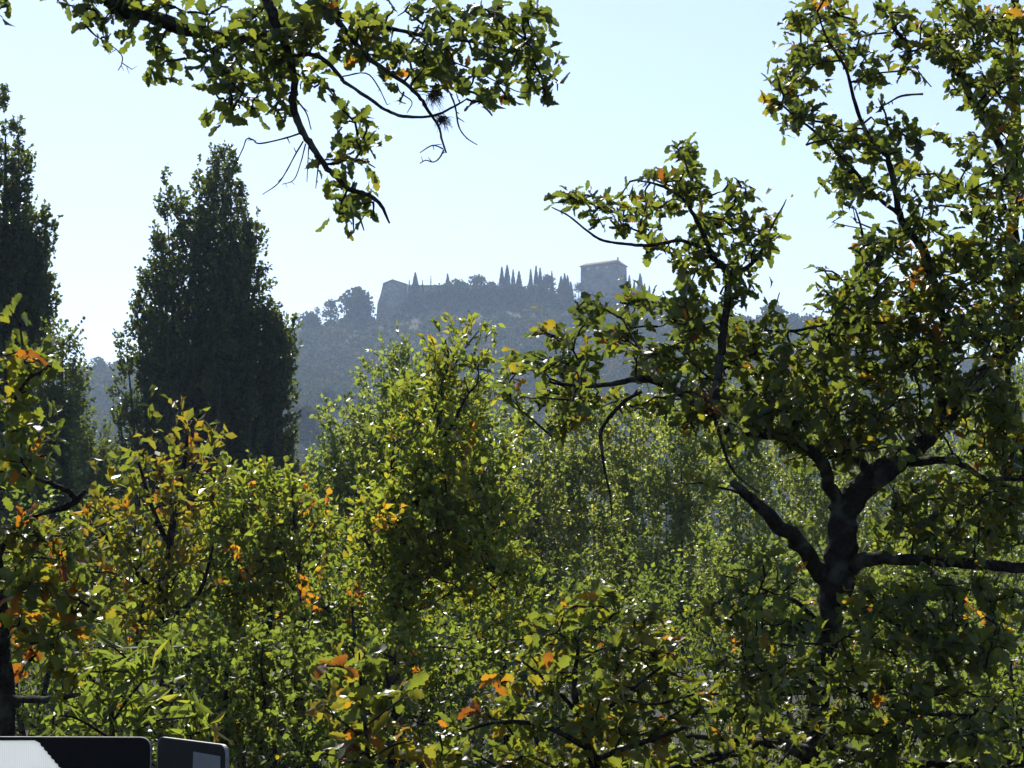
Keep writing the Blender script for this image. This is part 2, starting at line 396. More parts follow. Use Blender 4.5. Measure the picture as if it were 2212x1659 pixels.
D = 10.0
oak_trunk = [(1748, 1690, D, 26), (1758, 1600, D, 24), (1775, 1480, D, 25), (1794, 1340, D, 29), (1808, 1249, D, 44), (1818, 1180, D, 36),
             (1826, 1106, D, 33), (1874, 1040, D + .1, 32), (1941, 996, D + .2, 27), (1991, 953, D + .3, 27), (2041, 896, D + .4, 27), (2091, 840, D + .4, 25),
             (2141, 800, D + .5, 23), (2174, 750, D + .5, 21), (2184, 686, D + .5, 18), (2181, 620, D + .6, 17), (2187, 500, D + .7, 15), (2196, 300, D + .8, 13), (2190, 100, D + .9, 11), (2196, -60, D + 1, 9)]
oak_limbs = [
    [(1812, 1120, D, 22), (1806, 1086, D, 20), (1784, 1022, D - .1, 18), (1764, 986, D - .2, 16), (1708, 946, D - .3, 17), (1641, 936, D - .4, 16), (1591, 923, D - .5, 13),
     (1541, 893, D - .55, 12), (1491, 863, D - .6, 11), (1454, 840, D - .6, 10), (1387, 818, D - .7, 9), (1320, 830, D - .8, 6.5), (1237, 833, D - .8, 4.5), (1187, 818, D - .8, 3)],
    [(1884, 1036, D + .1, 14), (1868, 1005, D, 13), (1841, 988, D, 12), (1791, 984, D - .1, 11), (1764, 988, D - .2, 8)],
    [(1770, 1245, D, 24), (1734, 1182, D - .25, 22), (1674, 1126, D - .5, 19), (1630, 1085, D - .65, 15), (1584, 1043, D - .8, 11)],
    [(1830, 1235, D, 24), (1874, 1208, D - .1, 17), (1974, 1209, D - .2, 16), (2074, 1216, D - .3, 16), (2150, 1222, D - .4, 15), (2260, 1232, D - .5, 13)],
    [(1941, 1000, D + .2, 14), (2041, 993, D, 9), (2091, 1010, D - .1, 8), (2131, 1033, D - .2, 7), (2240, 1034, D - .3, 5)],
    [(2040, 890, D + .4, 20), (2041, 753, D + .2, 14), (2035, 680, D + .2, 12), (2008, 586, D, 12), (1994, 540, D, 12), (1958, 493, D - .1, 11), (1941, 450, D - .1, 9), (1921, 350, D - .2, 7),
     (1898, 320, D - .2, 6), (1874, 290, D - .2, 5), (1848, 226, D - .3, 5), (1828, 150, D - .3, 4), (1801, 107, D - .3, 3.5), (1781, 70, D - .3, 3), (1766, 24, D - .3, 2)],
    [(1941, 462, D - .1, 6), (1891, 423, D - .2, 5), (1858, 383, D - .3, 4.5), (1808, 330, D - .4, 4), (1764, 287, D - .5, 3.5), (1714, 250, D - .5, 3), (1684, 220, D - .5, 2)],
    [(2187, 520, D + .7, 14), (2181, 366, D + .5, 12), (2151, 300, D + .4, 11), (2124, 257, D + .3, 10), (2098, 213, D + .2, 9), (2074, 167, D + .1, 8), (2041, 127, D, 7), (2004, 103, D, 6.5),
     (1958, 90, D - .1, 6), (1924, 50, D - .2, 5), (1896, -10, D - .2, 4)],
    [(1541, 893, D - .55, 12), (1552, 800, D - .4, 11), (1563, 720, D - .3, 11), (1574, 603, D - .2, 10), (1554, 570, D - .2, 9), (1534, 547, D - .2, 8), (1514, 493, D - .2, 6.5), (1494, 457, D - .2, 5),
     (1474, 427, D - .2, 4), (1424, 400, D - .3, 3.5), (1378, 390, D - .3, 2)],
    [(1574, 603, D - .2, 8), (1634, 560, D - .1, 5), (1662, 500, D, 3)],
    [(1530, 540, D - .2, 6), (1470, 520, D - .3, 5), (1404, 530, D - .4, 4.5), (1354, 527, D - .5, 4), (1304, 520, D - .5, 3.5), (1270, 500, D - .5, 3), (1230, 467, D - .5, 2.3), (1192, 448, D - .5, 1.5)],
    [(2041, 753, D + .2, 7), (1990, 700, D + .1, 4.5), (1880, 697, D, 4), (1790, 700, D - .1, 4), (1720, 714, D - .2, 4), (1675, 716, D - .2, 4)],
    [(2174, 760, D + .5, 9), (2185, 900, D + .3, 6), (2212, 985, D + .1, 5), (2230, 1080, D, 4)],
    [(1752, 1628, D, 20), (1661, 1604, D - .3, 15), (1591, 1626, D - .5, 13), (1474, 1655, D - .8, 12), (1400, 1690, D - .9, 10)],
    [(1700, 1612, D - .2, 9), (1600, 1600, D - .5, 8), (1540, 1594, D - .7, 7), (1474, 1592, D - .8, 6)],
    [(1760, 1600, D, 16), (1900, 1640, D - .2, 13), (2050, 1652, D - .4, 13), (2240, 1650, D - .5, 11)],
    [(1804, 1300, D, 12), (1900, 1330, D - .4, 8), (2020, 1380, D - .7, 6), (2130, 1400, D - .9, 4)],
    [(1790, 1370, D, 9), (1720, 1300, D - .4, 6), (1640, 1270, D - .6, 4)],
    [(1780, 1450, D, 10), (1860, 1500, D - .6, 7), (1990, 1540, D - .9, 5), (2100, 1545, D - 1, 4)],
    [(1772, 1480, D, 9), (1690, 1450, D - .5, 6), (1590, 1440, D - .8, 4)],
]
oak_bare = [
    [(1387, 846, D - .7, 4.5), (1355, 862, D - .7, 4.5), (1330, 886, D - .7, 4.5), (1310, 910, D - .7, 4.5), (1297, 936, D - .7, 5), (1300, 970, D - .7, 4), (1307, 1020, D - .7, 3), (1318, 1070, D - .7, 2.4), (1322, 1120, D - .7, 1.5)],
    [(1994, 203, D, 2.5), (1948, 207, D, 2.5), (1920, 222, D, 2), (1900, 232, D, 2)],
    [(2012, 188, D, 1.3), (1985, 155, D, 1.2), (1966, 129, D, .8)],
    [(1870, 495, D, 1.4), (1830, 488, D, 1.3), (1796, 479, D, .8)],
    [(1541, 893, D - .5, 4), (1560, 960, D - .5, 4), (1585, 1020, D - .5, 3), (1640, 1065, D - .5, 2.5)],
    [(1640, 700, D - .2, 2), (1672, 665, D - .2, 2), (1684, 632, D - .2, 1)],
]
oak_blobs_sky = [
    (1790, 55, 70, 60), (1735, 35, 30, 40), (1700, 185, 38, 48), (1750, 150, 60, 55), (1840, 105, 45, 50), (1715, 240, 38, 30), (1775, 285, 50, 42), (1820, 340, 50, 42), (1690, 265, 14, 12),
    (1868, 170, 30, 30), (1890, 305, 42, 60), (1860, 410, 52, 40), (1960, 290, 30, 40), (2005, 300, 20, 28), (1800, 395, 42, 26), (1825, 445, 30, 26), (1880, 545, 40, 36), (1860, 520, 24, 20), (1930, 540, 60, 60), (1960, 380, 36, 40),
    (2040, 520, 80, 50), (2110, 560, 80, 60), (1790, 620, 50, 34), (1765, 570, 24, 18), (1840, 590, 50, 40), (1900, 620, 80, 50), (2000, 610, 80, 50),
    (1950, 40, 50, 42), (2020, 50, 60, 50), (2100, 50, 70, 60), (2180, 60, 50, 70, 1.6), (2150, 140, 60, 50), (2200, 180, 30, 60, 1.6), (2075, 110, 50, 40), (2120, 210, 44, 44), (2060, 190, 30, 26), (2190, 290, 40, 60, 1.6), (2150, 260, 30, 30),
    (2170, 380, 46, 50, 1.6), (2120, 330, 28, 24), (2140, 460, 50, 50, 1.6), (2070, 310, 22, 20), (2080, 420, 44, 34), (2000, 440, 40, 30), (2035, 400, 30, 24), (2190, 560, 40, 60, 1.6), (2160, 640, 40, 40, .7),
    (1460, 325, 40, 24), (1490, 350, 26, 28), (1445, 390, 40, 22), (1500, 415, 50, 38), (1578, 415, 42, 40), (1600, 480, 56, 44), (1665, 512, 34, 20), (1640, 540, 30, 20), (1530, 480, 50, 40), (1430, 450, 44, 30), (1380, 435, 40, 26),
    (1310, 440, 34, 28), (1250, 434, 34, 26), (1200, 432, 18, 14), (1290, 485, 30, 14), (1350, 492, 36, 20), (1430, 530, 52, 26), (1560, 590, 60, 40), (1500, 600, 50, 40), (1600, 640, 40, 30), (1465, 585, 30, 22), (1385, 375, 22, 12),
]
oak_blobs_mid = [
    (1280, 675, 40, 26), (1180, 720, 40, 30), (1240, 720, 50, 30), (1120, 790, 36, 40), (1180, 790, 50, 40), (1110, 850, 36, 22), (1170, 860, 60, 36), (1260, 790, 60, 50), (1330, 720, 60, 50), (1380, 660, 50, 50), (1460, 680, 70, 70), (1420, 770, 80, 60),
    (1190, 925, 50, 22), (1260, 870, 60, 36), (1340, 880, 60, 34), (1430, 870, 60, 40), (1530, 740, 80, 80), (1600, 800, 100, 80), (1700, 790, 90, 70), (1640, 730, 50, 40), (1800, 740, 90, 60), (1850, 690, 80, 60), (1880, 800, 100, 90), (1960, 720, 80, 80),
    (2060, 690, 90, 70), (2130, 720, 60, 60, 1.6), (2030, 800, 70, 60), (1560, 880, 80, 50), (1660, 880, 110, 60), (1780, 870, 100, 70), (1880, 900, 90, 60), (1960, 880, 40, 50), (2160, 880, 56, 80, 1.6), (2110, 940, 60, 60), (2190, 980, 50, 80), (1760, 940, 80, 40), (1690, 980, 60, 30, .7),
    (1500, 940, 50, 30, .7), (1580, 970, 40, 30, .6), (1860, 960, 60, 30), (2060, 1070, 80, 50), (2150, 1090, 80, 60), (1960, 1080, 60, 50), (2010, 1150, 100, 40), (2130, 1165, 90, 40), (1920, 1160, 50, 40, .7), (1700, 1150, 26, 40, .4), (1480, 1040, 24, 18, .5), (1510, 890, 40, 40),
]
oak_blobs_low = [
    (1640, 1215, 44, 34), (1590, 1260, 50, 34), (1680, 1270, 60, 44), (1560, 1320, 60, 50), (1640, 1340, 80, 60), (1720, 1380, 50, 60), (1860, 1290, 50, 50), (1950, 1290, 80, 50), (2060, 1290, 90, 50), (2170, 1290, 60, 50), (1900, 1370, 80, 60), (2010, 1390, 100, 60), (2130, 1390, 90, 70),
    (1780, 1420, 60, 60), (1600, 1430, 90, 60), (1700, 1480, 90, 60), (1850, 1470, 100, 60), (1980, 1490, 100, 60), (2110, 1500, 100, 60), (1580, 1530, 100, 50), (1700, 1560, 80, 50), (1840, 1570, 100, 50), (1980, 1590, 100, 50), (2120, 1590, 100, 50), (1620, 1650, 120, 36), (1800, 1650, 60, 30), (1950, 1655, 110, 30), (2120, 1660, 100, 30),
]
for b in range(len(oak_blobs_low)):
    x, y, rx, ry = oak_blobs_low[b][:4]; oak_blobs_low[b] = (x, y, rx, ry, .8, -.7)
traced_tree('oak_tree', 'dark forked oak trunk with lobed green and orange leaves, one sawn limb jutting left', oak_trunk, oak_limbs,
            oak_blobs_sky + [b if b[0] < 1830 or len(b) > 4 else (*b, 1.3) for b in oak_blobs_mid] + oak_blobs_low + [(2205, 420, 22, 80, 1.6), (2208, 620, 20, 80, 1.6), (2200, 740, 30, 50, 1.6)] + [(1950, 975, 30, 20, 1.2, -.4), (2015, 915, 40, 24, 1.2, -.3), (2075, 850, 44, 26, 1.2, -.3), (2140, 790, 44, 30, 1.2, -.2), (2175, 700, 30, 40, 1.2, -.1), (1590, 925, 40, 20, 1.2, -.8), (1700, 950, 36, 18, 1, -.7), (1480, 860, 50, 20, 1.2, -.9), (1830, 1010, 24, 16, 1, -.3), (2040, 1205, 60, 18, .8, -.5), (1860, 1330, 40, 40, 1, -.3), (1740, 1330, 30, 40, 1, -.4)], D, .5, 740, .065, per=6.6, bare=oak_bare, along=.25, skip=(oak_limbs[1], oak_limbs[2], oak_limbs[3], oak_limbs[10]),
            leaf_kw=dict(tm=.46, ts=.11, p_or=.02, c_or=.02))

# ---- oak whose boughs hang in from the top
H = 8.0
ov_limbs = [
    [(227, -7, H, 22), (267, 20, H, 21), (333, 37, H, 20), (383, 57, H, 20), (433, 70, H + .1, 18), (483, 87, H + .1, 18), (520, 84, H + .2, 15), (590, 70, H + .3, 9), (680, 60, H + .4, 6)],
    [(560, -40, H, 15), (573, -7, H, 14), (587, 27, H, 14), (607, 73, H, 12), (627, 133, H, 10), (637, 183, H, 10), (633, 227, H - .05, 10), (653, 283, H - .1, 9.5), (677, 320, H - .1, 9), (707, 363, H - .15, 7.5), (737, 393, H - .2, 7), (757, 410, H - .2, 6.5), (797, 422, H - .25, 6), (824, 445, H - .3, 5), (841, 482, H - .3, 2.5)],
    [(627, 123, H, 6), (667, 117, H - .05, 6), (700, 130, H - .1, 6), (737, 167, H - .15, 5), (744, 177, H - .2, 5), (804, 217, H - .2, 4.5), (837, 240, H - .2, 4.2), (881, 252, H - .3, 4), (937, 250, H - .3, 3.5), (981, 230, H - .3, 3), (1008, 214, H - .3, 1.6)],
    [(680, -10, H + .1, 9), (737, 33, H + .1, 8), (787, 50, H + .1, 7), (837, 60, H, 6), (884, 70, H, 5), (937, 83, H, 4.5), (1004, 88, H, 3.8), (1040, 95, H - .1, 3), (1110, 110, H - .1, 2)],
    [(700, 10, H + .1, 8), (737, 52, H, 7.5), (787, 117, H - .1, 7), (821, 143, H - .1, 6.5), (871, 177, H - .1, 5.5), (904, 207, H - .2, 5), (924, 237, H - .2, 4.5), (947, 273, H - .2, 3.2), (954, 300, H - .2, 3), (964, 330, H - .2, 2.2)],
    [(900, 76, H, 3), (960, 66, H + .1, 2.2), (1030, 40, H + .1, 1.6), (1090, 50, H + .1, 1.2)],
    [(880, 72, H, 2.5), (950, 120, H, 2.2), (1020, 150, H - .1, 2), (1080, 180, H - .1, 1.6), (1130, 200, H - .1, 1.4), (1185, 185, H - .1, 1)],
    [(-90, -120, H, 8), (-40, -60, H, 5), (0, -20, H, 3), (16, 4, H, 1.5)],
]
ov_bare = [
    [(957, 322, H - .2, 1.8), (945, 316, H - .2, 1.6), (931, 315, H - .2, 1.5), (907, 330, H - .2, 1)],
    [(959, 323, H - .2, 2), (950, 340, H - .2, 1.8), (937, 350, H - .2, 1.6), (920, 346, H - .2, 1.4), (907, 353, H - .2, 1.2)],
    [(965, 191, H - .2, 2), (974, 205, H - .3, 2), (984, 233, H - .3, 2), (991, 273, H - .3, 1.8), (1007, 297, H - .3, 1.4), (1031, 313, H - .3, 1)],
    [(900, 196, H - .2, 1.6), (925, 198, H - .2, 1.6), (948, 193, H - .2, 1.5), (966, 190, H - .2, 1.5)],
    [(648, 288, H - .1, 2.2), (610, 300, H - .1, 2), (560, 310, H - .1, 1.8), (547, 302, H - .1, 1.6), (533, 300, H - .1, 1.5), (525, 320, H - .1, 1.4), (505, 363, H - .1, 1)],
    [(655, 305, H - .1, 2), (640, 330, H - .1, 1.8), (620, 367, H - .1, 1.6), (600, 397, H - .1, 1.4), (567, 420, H - .1, .9)],
    [(660, 310, H - .1, 1.6), (650, 350, H - .1, 1.4), (635, 388, H - .1, 1.2), (610, 398, H - .1, .8)],
    [(667, 312, H - .1, 1.6), (665, 350, H - .1, 1.2), (663, 393, H - .1, .9)],
    [(690, 345, H - .15, 1.8), (686, 370, H - .15, 1.6), (682, 407, H - .15, 1)],
    [(640, 215, H, 2), (662, 245, H, 1.7), (672, 280, H, 1.2)],
    [(237, 95, H, 1.2), (262, 118, H, 1.4), (263, 137, H, 1.3), (255, 152, H, 1)],
    [(262, 135, H, 1.2), (285, 150, H, .9)],
    [(740, 165, H - .2, 1.8), (790, 158, H - .2, 1.6), (815, 184, H - .2, 1.5), (836, 226, H - .2, 1)],
    [(857, 180, H - .1, 1.6), (865, 200, H - .1, 1.5), (890, 220, H - .1, 1.3), (880, 243, H - .2, 1)],
]
ov_blobs = [
    (14, 12, 22, 20), (110, -4, 14, 10), (152, 8, 18, 18), (190, 30, 34, 28), (215, 75, 34, 24), (180, 62, 18, 12), (285, 82, 30, 28), (240, 30, 40, 26), (330, 100, 18, 14), (365, 130, 26, 24), (375, 180, 26, 18), (350, 170, 14, 10), (415, 115, 40, 34), (330, 30, 50, 20),
    (455, 160, 44, 36), (445, 240, 20, 14), (490, 225, 40, 24), (520, 180, 52, 40), (480, 258, 24, 14), (570, 120, 50, 44), (585, 205, 40, 26), (560, 235, 34, 18), (640, 60, 52, 40), (540, 30, 70, 26), (450, 20, 60, 18), (690, 40, 50, 40), (610, 150, 40, 40), (670, 95, 40, 30), (500, 110, 44, 26),
    (705, 195, 20, 18), (665, 180, 22, 18), (735, 235, 22, 20), (790, 60, 34, 30), (750, 95, 40, 30), (720, 20, 40, 22), (800, 120, 44, 30), (830, 35, 34, 20), (875, 10, 34, 14), (860, 110, 44, 28), (900, 60, 30, 16), (850, 160, 30, 22), (905, 145, 44, 30), (940, 105, 44, 26), (925, 55, 20, 20), (960, 160, 44, 28), (900, 170, 16, 12),
    (975, 25, 30, 24), (1010, 70, 44, 24), (1050, 40, 40, 26), (1070, 85, 44, 26), (1110, 25, 30, 20), (1120, 75, 44, 26), (1100, 125, 44, 26), (1165, 40, 22, 24), (1185, 55, 26, 10), (1190, 105, 26, 12), (1160, 120, 30, 22), (1040, 130, 40, 26), (1010, 170, 30, 20), (1065, 180, 36, 20), (1150, 165, 34, 22), (1185, 145, 18, 14), (1022, 205, 16, 12), (1050, 215, 30, 16), (1085, 205, 26, 14), (1165, 212, 30, 12), (1180, 195, 40, 12), (1055, 232, 12, 12), (1185, 225, 14, 12),
    (760, 245, 22, 16), (795, 265, 18, 18), (765, 282, 18, 12), (805, 300, 12, 16), (785, 335, 20, 20), (800, 365, 22, 18), (760, 340, 14, 20), (745, 315, 14, 14), (780, 395, 20, 14), (745, 440, 24, 20), (785, 455, 34, 26), (735, 475, 14, 14), (770, 495, 30, 16), (815, 470, 16, 14), (725, 430, 12, 10), (635, 260, 26, 12), (605, 255, 20, 10),
]
ov_trunk = [(-700, 1900, H + .3, 95), (-640, 900, H + .2, 80), (-480, 200, H + .1, 62), (-250, -160, H, 46), (40, -150, H, 34), (180, -40, H, 25), (227, -7, H, 22)]
ov = traced_tree('oak_tree', 'overhanging oak boughs reaching down from the top edge against the open sky', ov_trunk, ov_limbs, ov_blobs, H, .34, 880, .068, per=5.6, along=0, grow=0,
                 bare=ov_bare, leaf_kw=dict(tm=.42, ts=.1, p_or=.012, c_or=.01, up=.4), dvar=.12)
# the two hanging limbs spring from a bough above the frame
a = Acc(); lp, lr = limb([(-250, -160, H, 40), (100, -240, H, 32), (380, -170, H, 26), (540, -80, H, 20), (600, -50, H + .05, 16), (690, -20, H + .1, 12)]); lp, lr = smooth_path(lp, lr); tube(a, lp, lr, 10, .08)
a.build('branch', M['bark'], ov)
for (x, y, s, ln) in [(938, 205, 17, 30), (955, 255, 11, 26)]:      # beard lichen tufts
    a = Acc(); c = P(x, y, H - .25); u = H / F
    for k in range(150):
        dv = rng.normal(0, 1, 3) * np.array([.6, .6, .5]) + np.array([0, 0, -.35]); dv /= np.linalg.norm(dv)
        p0 = c + rng.normal(0, .35, 3) * s * u; ll = rng.uniform(.3, 1) * ln * u
        tube(a, [p0, p0 + dv * ll * .5, p0 + dv * ll + np.array([0, 0, -.2 * ll])], [.0011, .0009, .0004], 3, cap=False)
    o = a.build('lichen_tuft', M['lichen'], ov)

# ---- oak at the left edge
E = 8.6
le_trunk = [(8, 1660, E, 26), (12, 1540, E, 24), (5, 1400, E, 21), (-6, 1250, E, 18), (-20, 1100, E, 15), (-30, 950, E, 11), (-25, 800, E, 7), (-20, 690, E, 4)]
le_limbs = [
    [(0, 1505, E, 10), (60, 1512, E - .2, 10), (120, 1508, E - .4, 9), (170, 1500, E - .6, 6)],
    [(-10, 1210, E, 11), (30, 1150, E - .2, 9), (75, 1115, E - .3, 8), (110, 1103, E - .35, 8), (147, 1093, E - .4, 9), (165, 1080, E - .4, 9), (185, 1060, E - .4, 5)],
    [(165, 1082, E - .4, 8), (150, 1063, E - .45, 8), (113, 1046, E - .5, 6), (70, 1030, E - .5, 4)],
    [(-30, 940, E, 7), (20, 880, E - .2, 5), (60, 820, E - .3, 4), (110, 790, E - .4, 3)],
    [(-25, 1060, E, 7), (30, 1010, E - .2, 5), (90, 985, E - .3, 3)],
]
le_blobs = [
    (8, 668, 18, 10), (5, 690, 14, 8), (30, 750, 24, 22), (85, 765, 26, 22), (110, 795, 22, 14), (55, 790, 40, 26), (10, 800, 24, 34), (50, 840, 40, 26), (15, 880, 30, 34), (70, 880, 30, 30), (30, 930, 40, 24), (85, 930, 22, 24), (110, 960, 30, 10), (20, 985, 34, 24), (70, 985, 34, 22), (120, 1000, 20, 12), (20, 1040, 30, 26), (75, 1030, 22, 14),
    (20, 1130, 26, 34), (60, 1160, 50, 26), (130, 1150, 46, 26), (40, 1220, 46, 36), (120, 1215, 60, 34), (180, 1195, 30, 24), (60, 1290, 60, 40), (150, 1290, 60, 40), (40, 1360, 50, 40), (130, 1370, 60, 36), (210, 1330, 40, 40), (60, 1430, 50, 30, .7), (160, 1440, 60, 30, .7),
]
traced_tree('oak_tree', 'oak at the left edge with twisted dark limb and big sunlit yellow-green leaves', le_trunk, le_limbs, le_blobs, E - .3, .4, 950, .076, per=6.5,
            leaf_kw=dict(tm=.52, ts=.1, p_or=.05, c_or=.06), dvar=.15)

# ---- foreground oak scrub, bottom centre
B = 9.2
sb_trunk = [(1290, 1760, B, 16), (1280, 1640, B, 13), (1255, 1560, B, 10), (1240, 1480, B, 7), (1250, 1400, B, 4)]
sb_limbs = [[(1275, 1620, B, 9), (1180, 1570, B - .3, 7), (1080, 1560, B - .4, 5), (1000, 1580, B - .4, 3)], [(1262, 1570, B, 8), (1350, 1500, B - .3, 6), (1430, 1440, B - .4, 4)],
            [(1280, 1640, B, 9), (1400, 1600, B - .3, 7), (1480, 1570, B - .4, 5)], [(1250, 1540, B, 6), (1180, 1470, B - .2, 5), (1130, 1430, B - .2, 3)],
            [(1340, 1512, B - .2, 4), (1420, 1520, B - .3, 4), (1500, 1500, B - .4, 3)]]
sb_blobs = [(1180, 1350, 50, 30), (1250, 1330, 50, 36), (1330, 1320, 50, 40), (1400, 1350, 50, 34), (1200, 1410, 80, 40), (1330, 1410, 90, 44), (1440, 1410, 60, 40), (1130, 1480, 70, 40), (1250, 1490, 90, 46), (1390, 1490, 80, 46), (1480, 1480, 50, 40), (1060, 1540, 60, 36), (1160, 1560, 80, 40), (1290, 1570, 80, 40), (1420, 1570, 80, 40), (980, 1560, 40, 34),
            (990, 1620, 60, 34), (1090, 1630, 80, 36), (1210, 1640, 80, 36), (1330, 1640, 80, 34), (1450, 1650, 70, 30), (930, 1650, 40, 26)]
traced_tree('oak_scrub', 'low oak scrub with broad bright green lobed leaves filling the bottom centre', sb_trunk, sb_limbs, sb_blobs, B, .34, 900, .072, per=6.5, cat='shrub',
            leaf_kw=dict(tm=.57, ts=.08, p_or=.02, c_or=.03), dvar=.2)

# ---- yellowing sapling
Y0 = 8.8
ys_trunk = [(800, 1760, Y0, 7), (796, 1650, Y0, 6), (788, 1560, Y0, 5), (780, 1480, Y0, 4), (776, 1410, Y0, 2)]
ys_limbs = [[(792, 1600, Y0, 3.5), (740, 1560, Y0 - .1, 2.5), (700, 1530, Y0 - .1, 2)], [(788, 1570, Y0, 3.5), (840, 1530, Y0 - .1, 2.5), (880, 1500, Y0 - .1, 2)], [(796, 1640, Y0, 3.5), (850, 1610, Y0 - .1, 2.5), (890, 1600, Y0 - .1, 2)]]
ys_blobs = [(776, 1410, 34, 16), (740, 1445, 36, 20), (815, 1450, 34, 20), (700, 1440, 24, 16), (760, 1500, 50, 24), (840, 1510, 40, 22), (700, 1520, 30, 24), (880, 1500, 24, 16), (770, 1560, 50, 28), (850, 1580, 40, 30), (720, 1590, 34, 26), (880, 1630, 36, 30), (790, 1630, 56, 28), (710, 1645, 30, 20)]
traced_tree('oak_sapling', 'slim oak sapling with yellow leaves and a few rust-orange ones near the bottom edge', ys_trunk, ys_limbs, ys_blobs, Y0, .25, 1250, .092, per=5.5,
            leaf_kw=dict(tm=.62, ts=.07, p_or=.06, c_or=.06), dvar=.1)

# ---- lance-leaved shrub above the signs
Lz = 8.4
ll_trunk = [(250, 1760, Lz, 8), (245, 1640, Lz, 7), (240, 1540, Lz, 6), (232, 1460, Lz, 4), (228, 1390, Lz, 2)]
ll_limbs = [[(245, 1620, Lz, 4), (330, 1560, Lz - .1, 3), (420, 1550, Lz - .1, 2)], [(242, 1560, Lz, 4), (300, 1480, Lz - .1, 3), (360, 1430, Lz - .1, 2)], [(245, 1600, Lz, 4), (160, 1550, Lz - .1, 3), (90, 1550, Lz - .1, 2)], [(236, 1500, Lz, 4), (170, 1440, Lz, 3), (150, 1400, Lz, 2)]]
ll_blobs = [(235, 1390, 40, 26), (190, 1440, 44, 30), (270, 1450, 50, 34), (340, 1450, 40, 26), (230, 1510, 60, 30), (320, 1520, 50, 30), (150, 1520, 40, 26), (400, 1530, 44, 26), (110, 1570, 44, 26), (200, 1570, 60, 26), (300, 1580, 60, 26), (400, 1590, 50, 24), (450, 1570, 26, 20)]
traced_tree('lance_leaved_shrub', 'young shrub with long narrow pointed leaves standing behind the road signs', ll_trunk, ll_limbs, ll_blobs, Lz, .3, 900, .1, per=7, cat='shrub', lm='small_leaf', T=T_LANCE,
            leaf_kw=dict(tm=.45, ts=.08, p_or=.0, c_or=.0, spread=.07, up=.3), dvar=.1)

# ------------------------------------------------------------------ mid-distance trees: shoots in lumps
def lumpy_tree(name, label, x0, d, blobs, thick, per_px, leaf, cat='tree', group=None, stems=((0, 0),), spray=6, sig=.16, L=(.2, .4), k=8, tm=.45, ts=.08, p_or=.02,
               T=None, lm='small_leaf', bm='bark', up=(0, 0, .9), r0=.006, trunk_r=.06, trunk=None, dvar=.3, conn=True):
    base = base_at(x0, d); root = thing(name, base, label, cat, group)
    cent = blob_points(blobs, d, thick, per_px, dvar)
    top = max(blobs, key=lambda b: -b[1])
    a = Acc(); sk = []
    if trunk is None:
        tx, ty = top[0], top[1]
        for (dx, dr) in stems:
            p1 = P(tx + dx, ty + 10, d + dr)
            b0 = base + np.array([dx * .3 * d / F, dr * .3, 0])
            mid = [b0 + (p1 - b0) * t + rng.normal(0, .02, 3) * np.linalg.norm(p1 - b0) for t in (.25, .5, .75)]
            pp, rr = smooth_path([b0, *mid, p1], trunk_r * np.array([1.2, .9, .7, .45, .12])); tube(a, pp, rr, 8, .05); sk.append(resample(pp, .15))
    else:
        for L_ in trunk:
            lp, lr = limb(L_)
            if L_ is trunk[0]: lp = np.vstack([base, lp]); lr = np.concatenate([[lr[0] * 1.3], lr])
            pp, rr = smooth_path(lp, lr); tube(a, pp, rr, 8, .05); sk.append(resample(pp, .1))
    a.build('trunk', M[bm], root)
    tw, lf = Acc(), Acc(); sk = np.concatenate(sk)
    dirs = connect(tw, sk, None, cent, r0, sides=4) if conn else rand_unit(len(cent))
    idx = np.repeat(np.arange(len(cent)), spray); n = len(idx)
    bs = cent[idx] + rng.normal(0, sig, (n, 3)); dv = unit(dirs[idx] * .6 + rand_unit(n) * .8 + np.array(up))
    base_t = rng.normal(tm, ts, len(cent)); base_t = np.where(rng.uniform(size=len(cent)) < p_or, rng.uniform(.72, .95, len(cent)), base_t)
    shoots(lf, tw, bs, dv, rng.uniform(L[0], L[1], n), k, leaf, base_t[idx], T=T)
    crown = lf.build('crown', M[lm], root, tint=True); tw.build('twig_sprays', M[bm], crown)
    return root

# yellowing oak, left of centre
lumpy_tree('oak_tree', 'small oak turning yellow and rust in front of the big dark poplar', 350, 15, [
    (405, 915, 34, 18), (440, 965, 36, 22), (300, 985, 26, 18), (350, 1005, 50, 28), (470, 985, 22, 20), (420, 1030, 50, 30), (330, 1060, 50, 34), (250, 1060, 30, 22), (420, 1090, 60, 34), (240, 1110, 50, 30), (320, 1130, 60, 34), (180, 1150, 50, 30), (270, 1190, 80, 40), (390, 1170, 60, 40), (170, 1220, 50, 34), (330, 1260, 80, 44), (230, 1280, 70, 44), (420, 1240, 40, 34), (290, 1350, 80, 44), (380, 1340, 50, 40), (220, 1400, 50, 40)],
    .55, 900, .085, spray=2, sig=.07, L=(.12, .25), k=6, tm=.665, ts=.07, p_or=.09, T=T_OAKLO, lm='oak_leaf', trunk_r=.07, up=(0, 0, .5), r0=.006,
    trunk=[[(360, 1500, 15, 16), (350, 1300, 15, 13), (370, 1150, 15, 9), (395, 1020, 15, 6), (408, 920, 15, 2)], [(352, 1310, 15, 8), (290, 1230, 14.9, 6), (220, 1150, 14.8, 4)], [(365, 1180, 15, 7), (330, 1100, 14.9, 5), (300, 1000, 14.9, 3)], [(356, 1350, 15, 7), (430, 1280, 14.8, 5), (460, 1180, 14.8, 3)]])

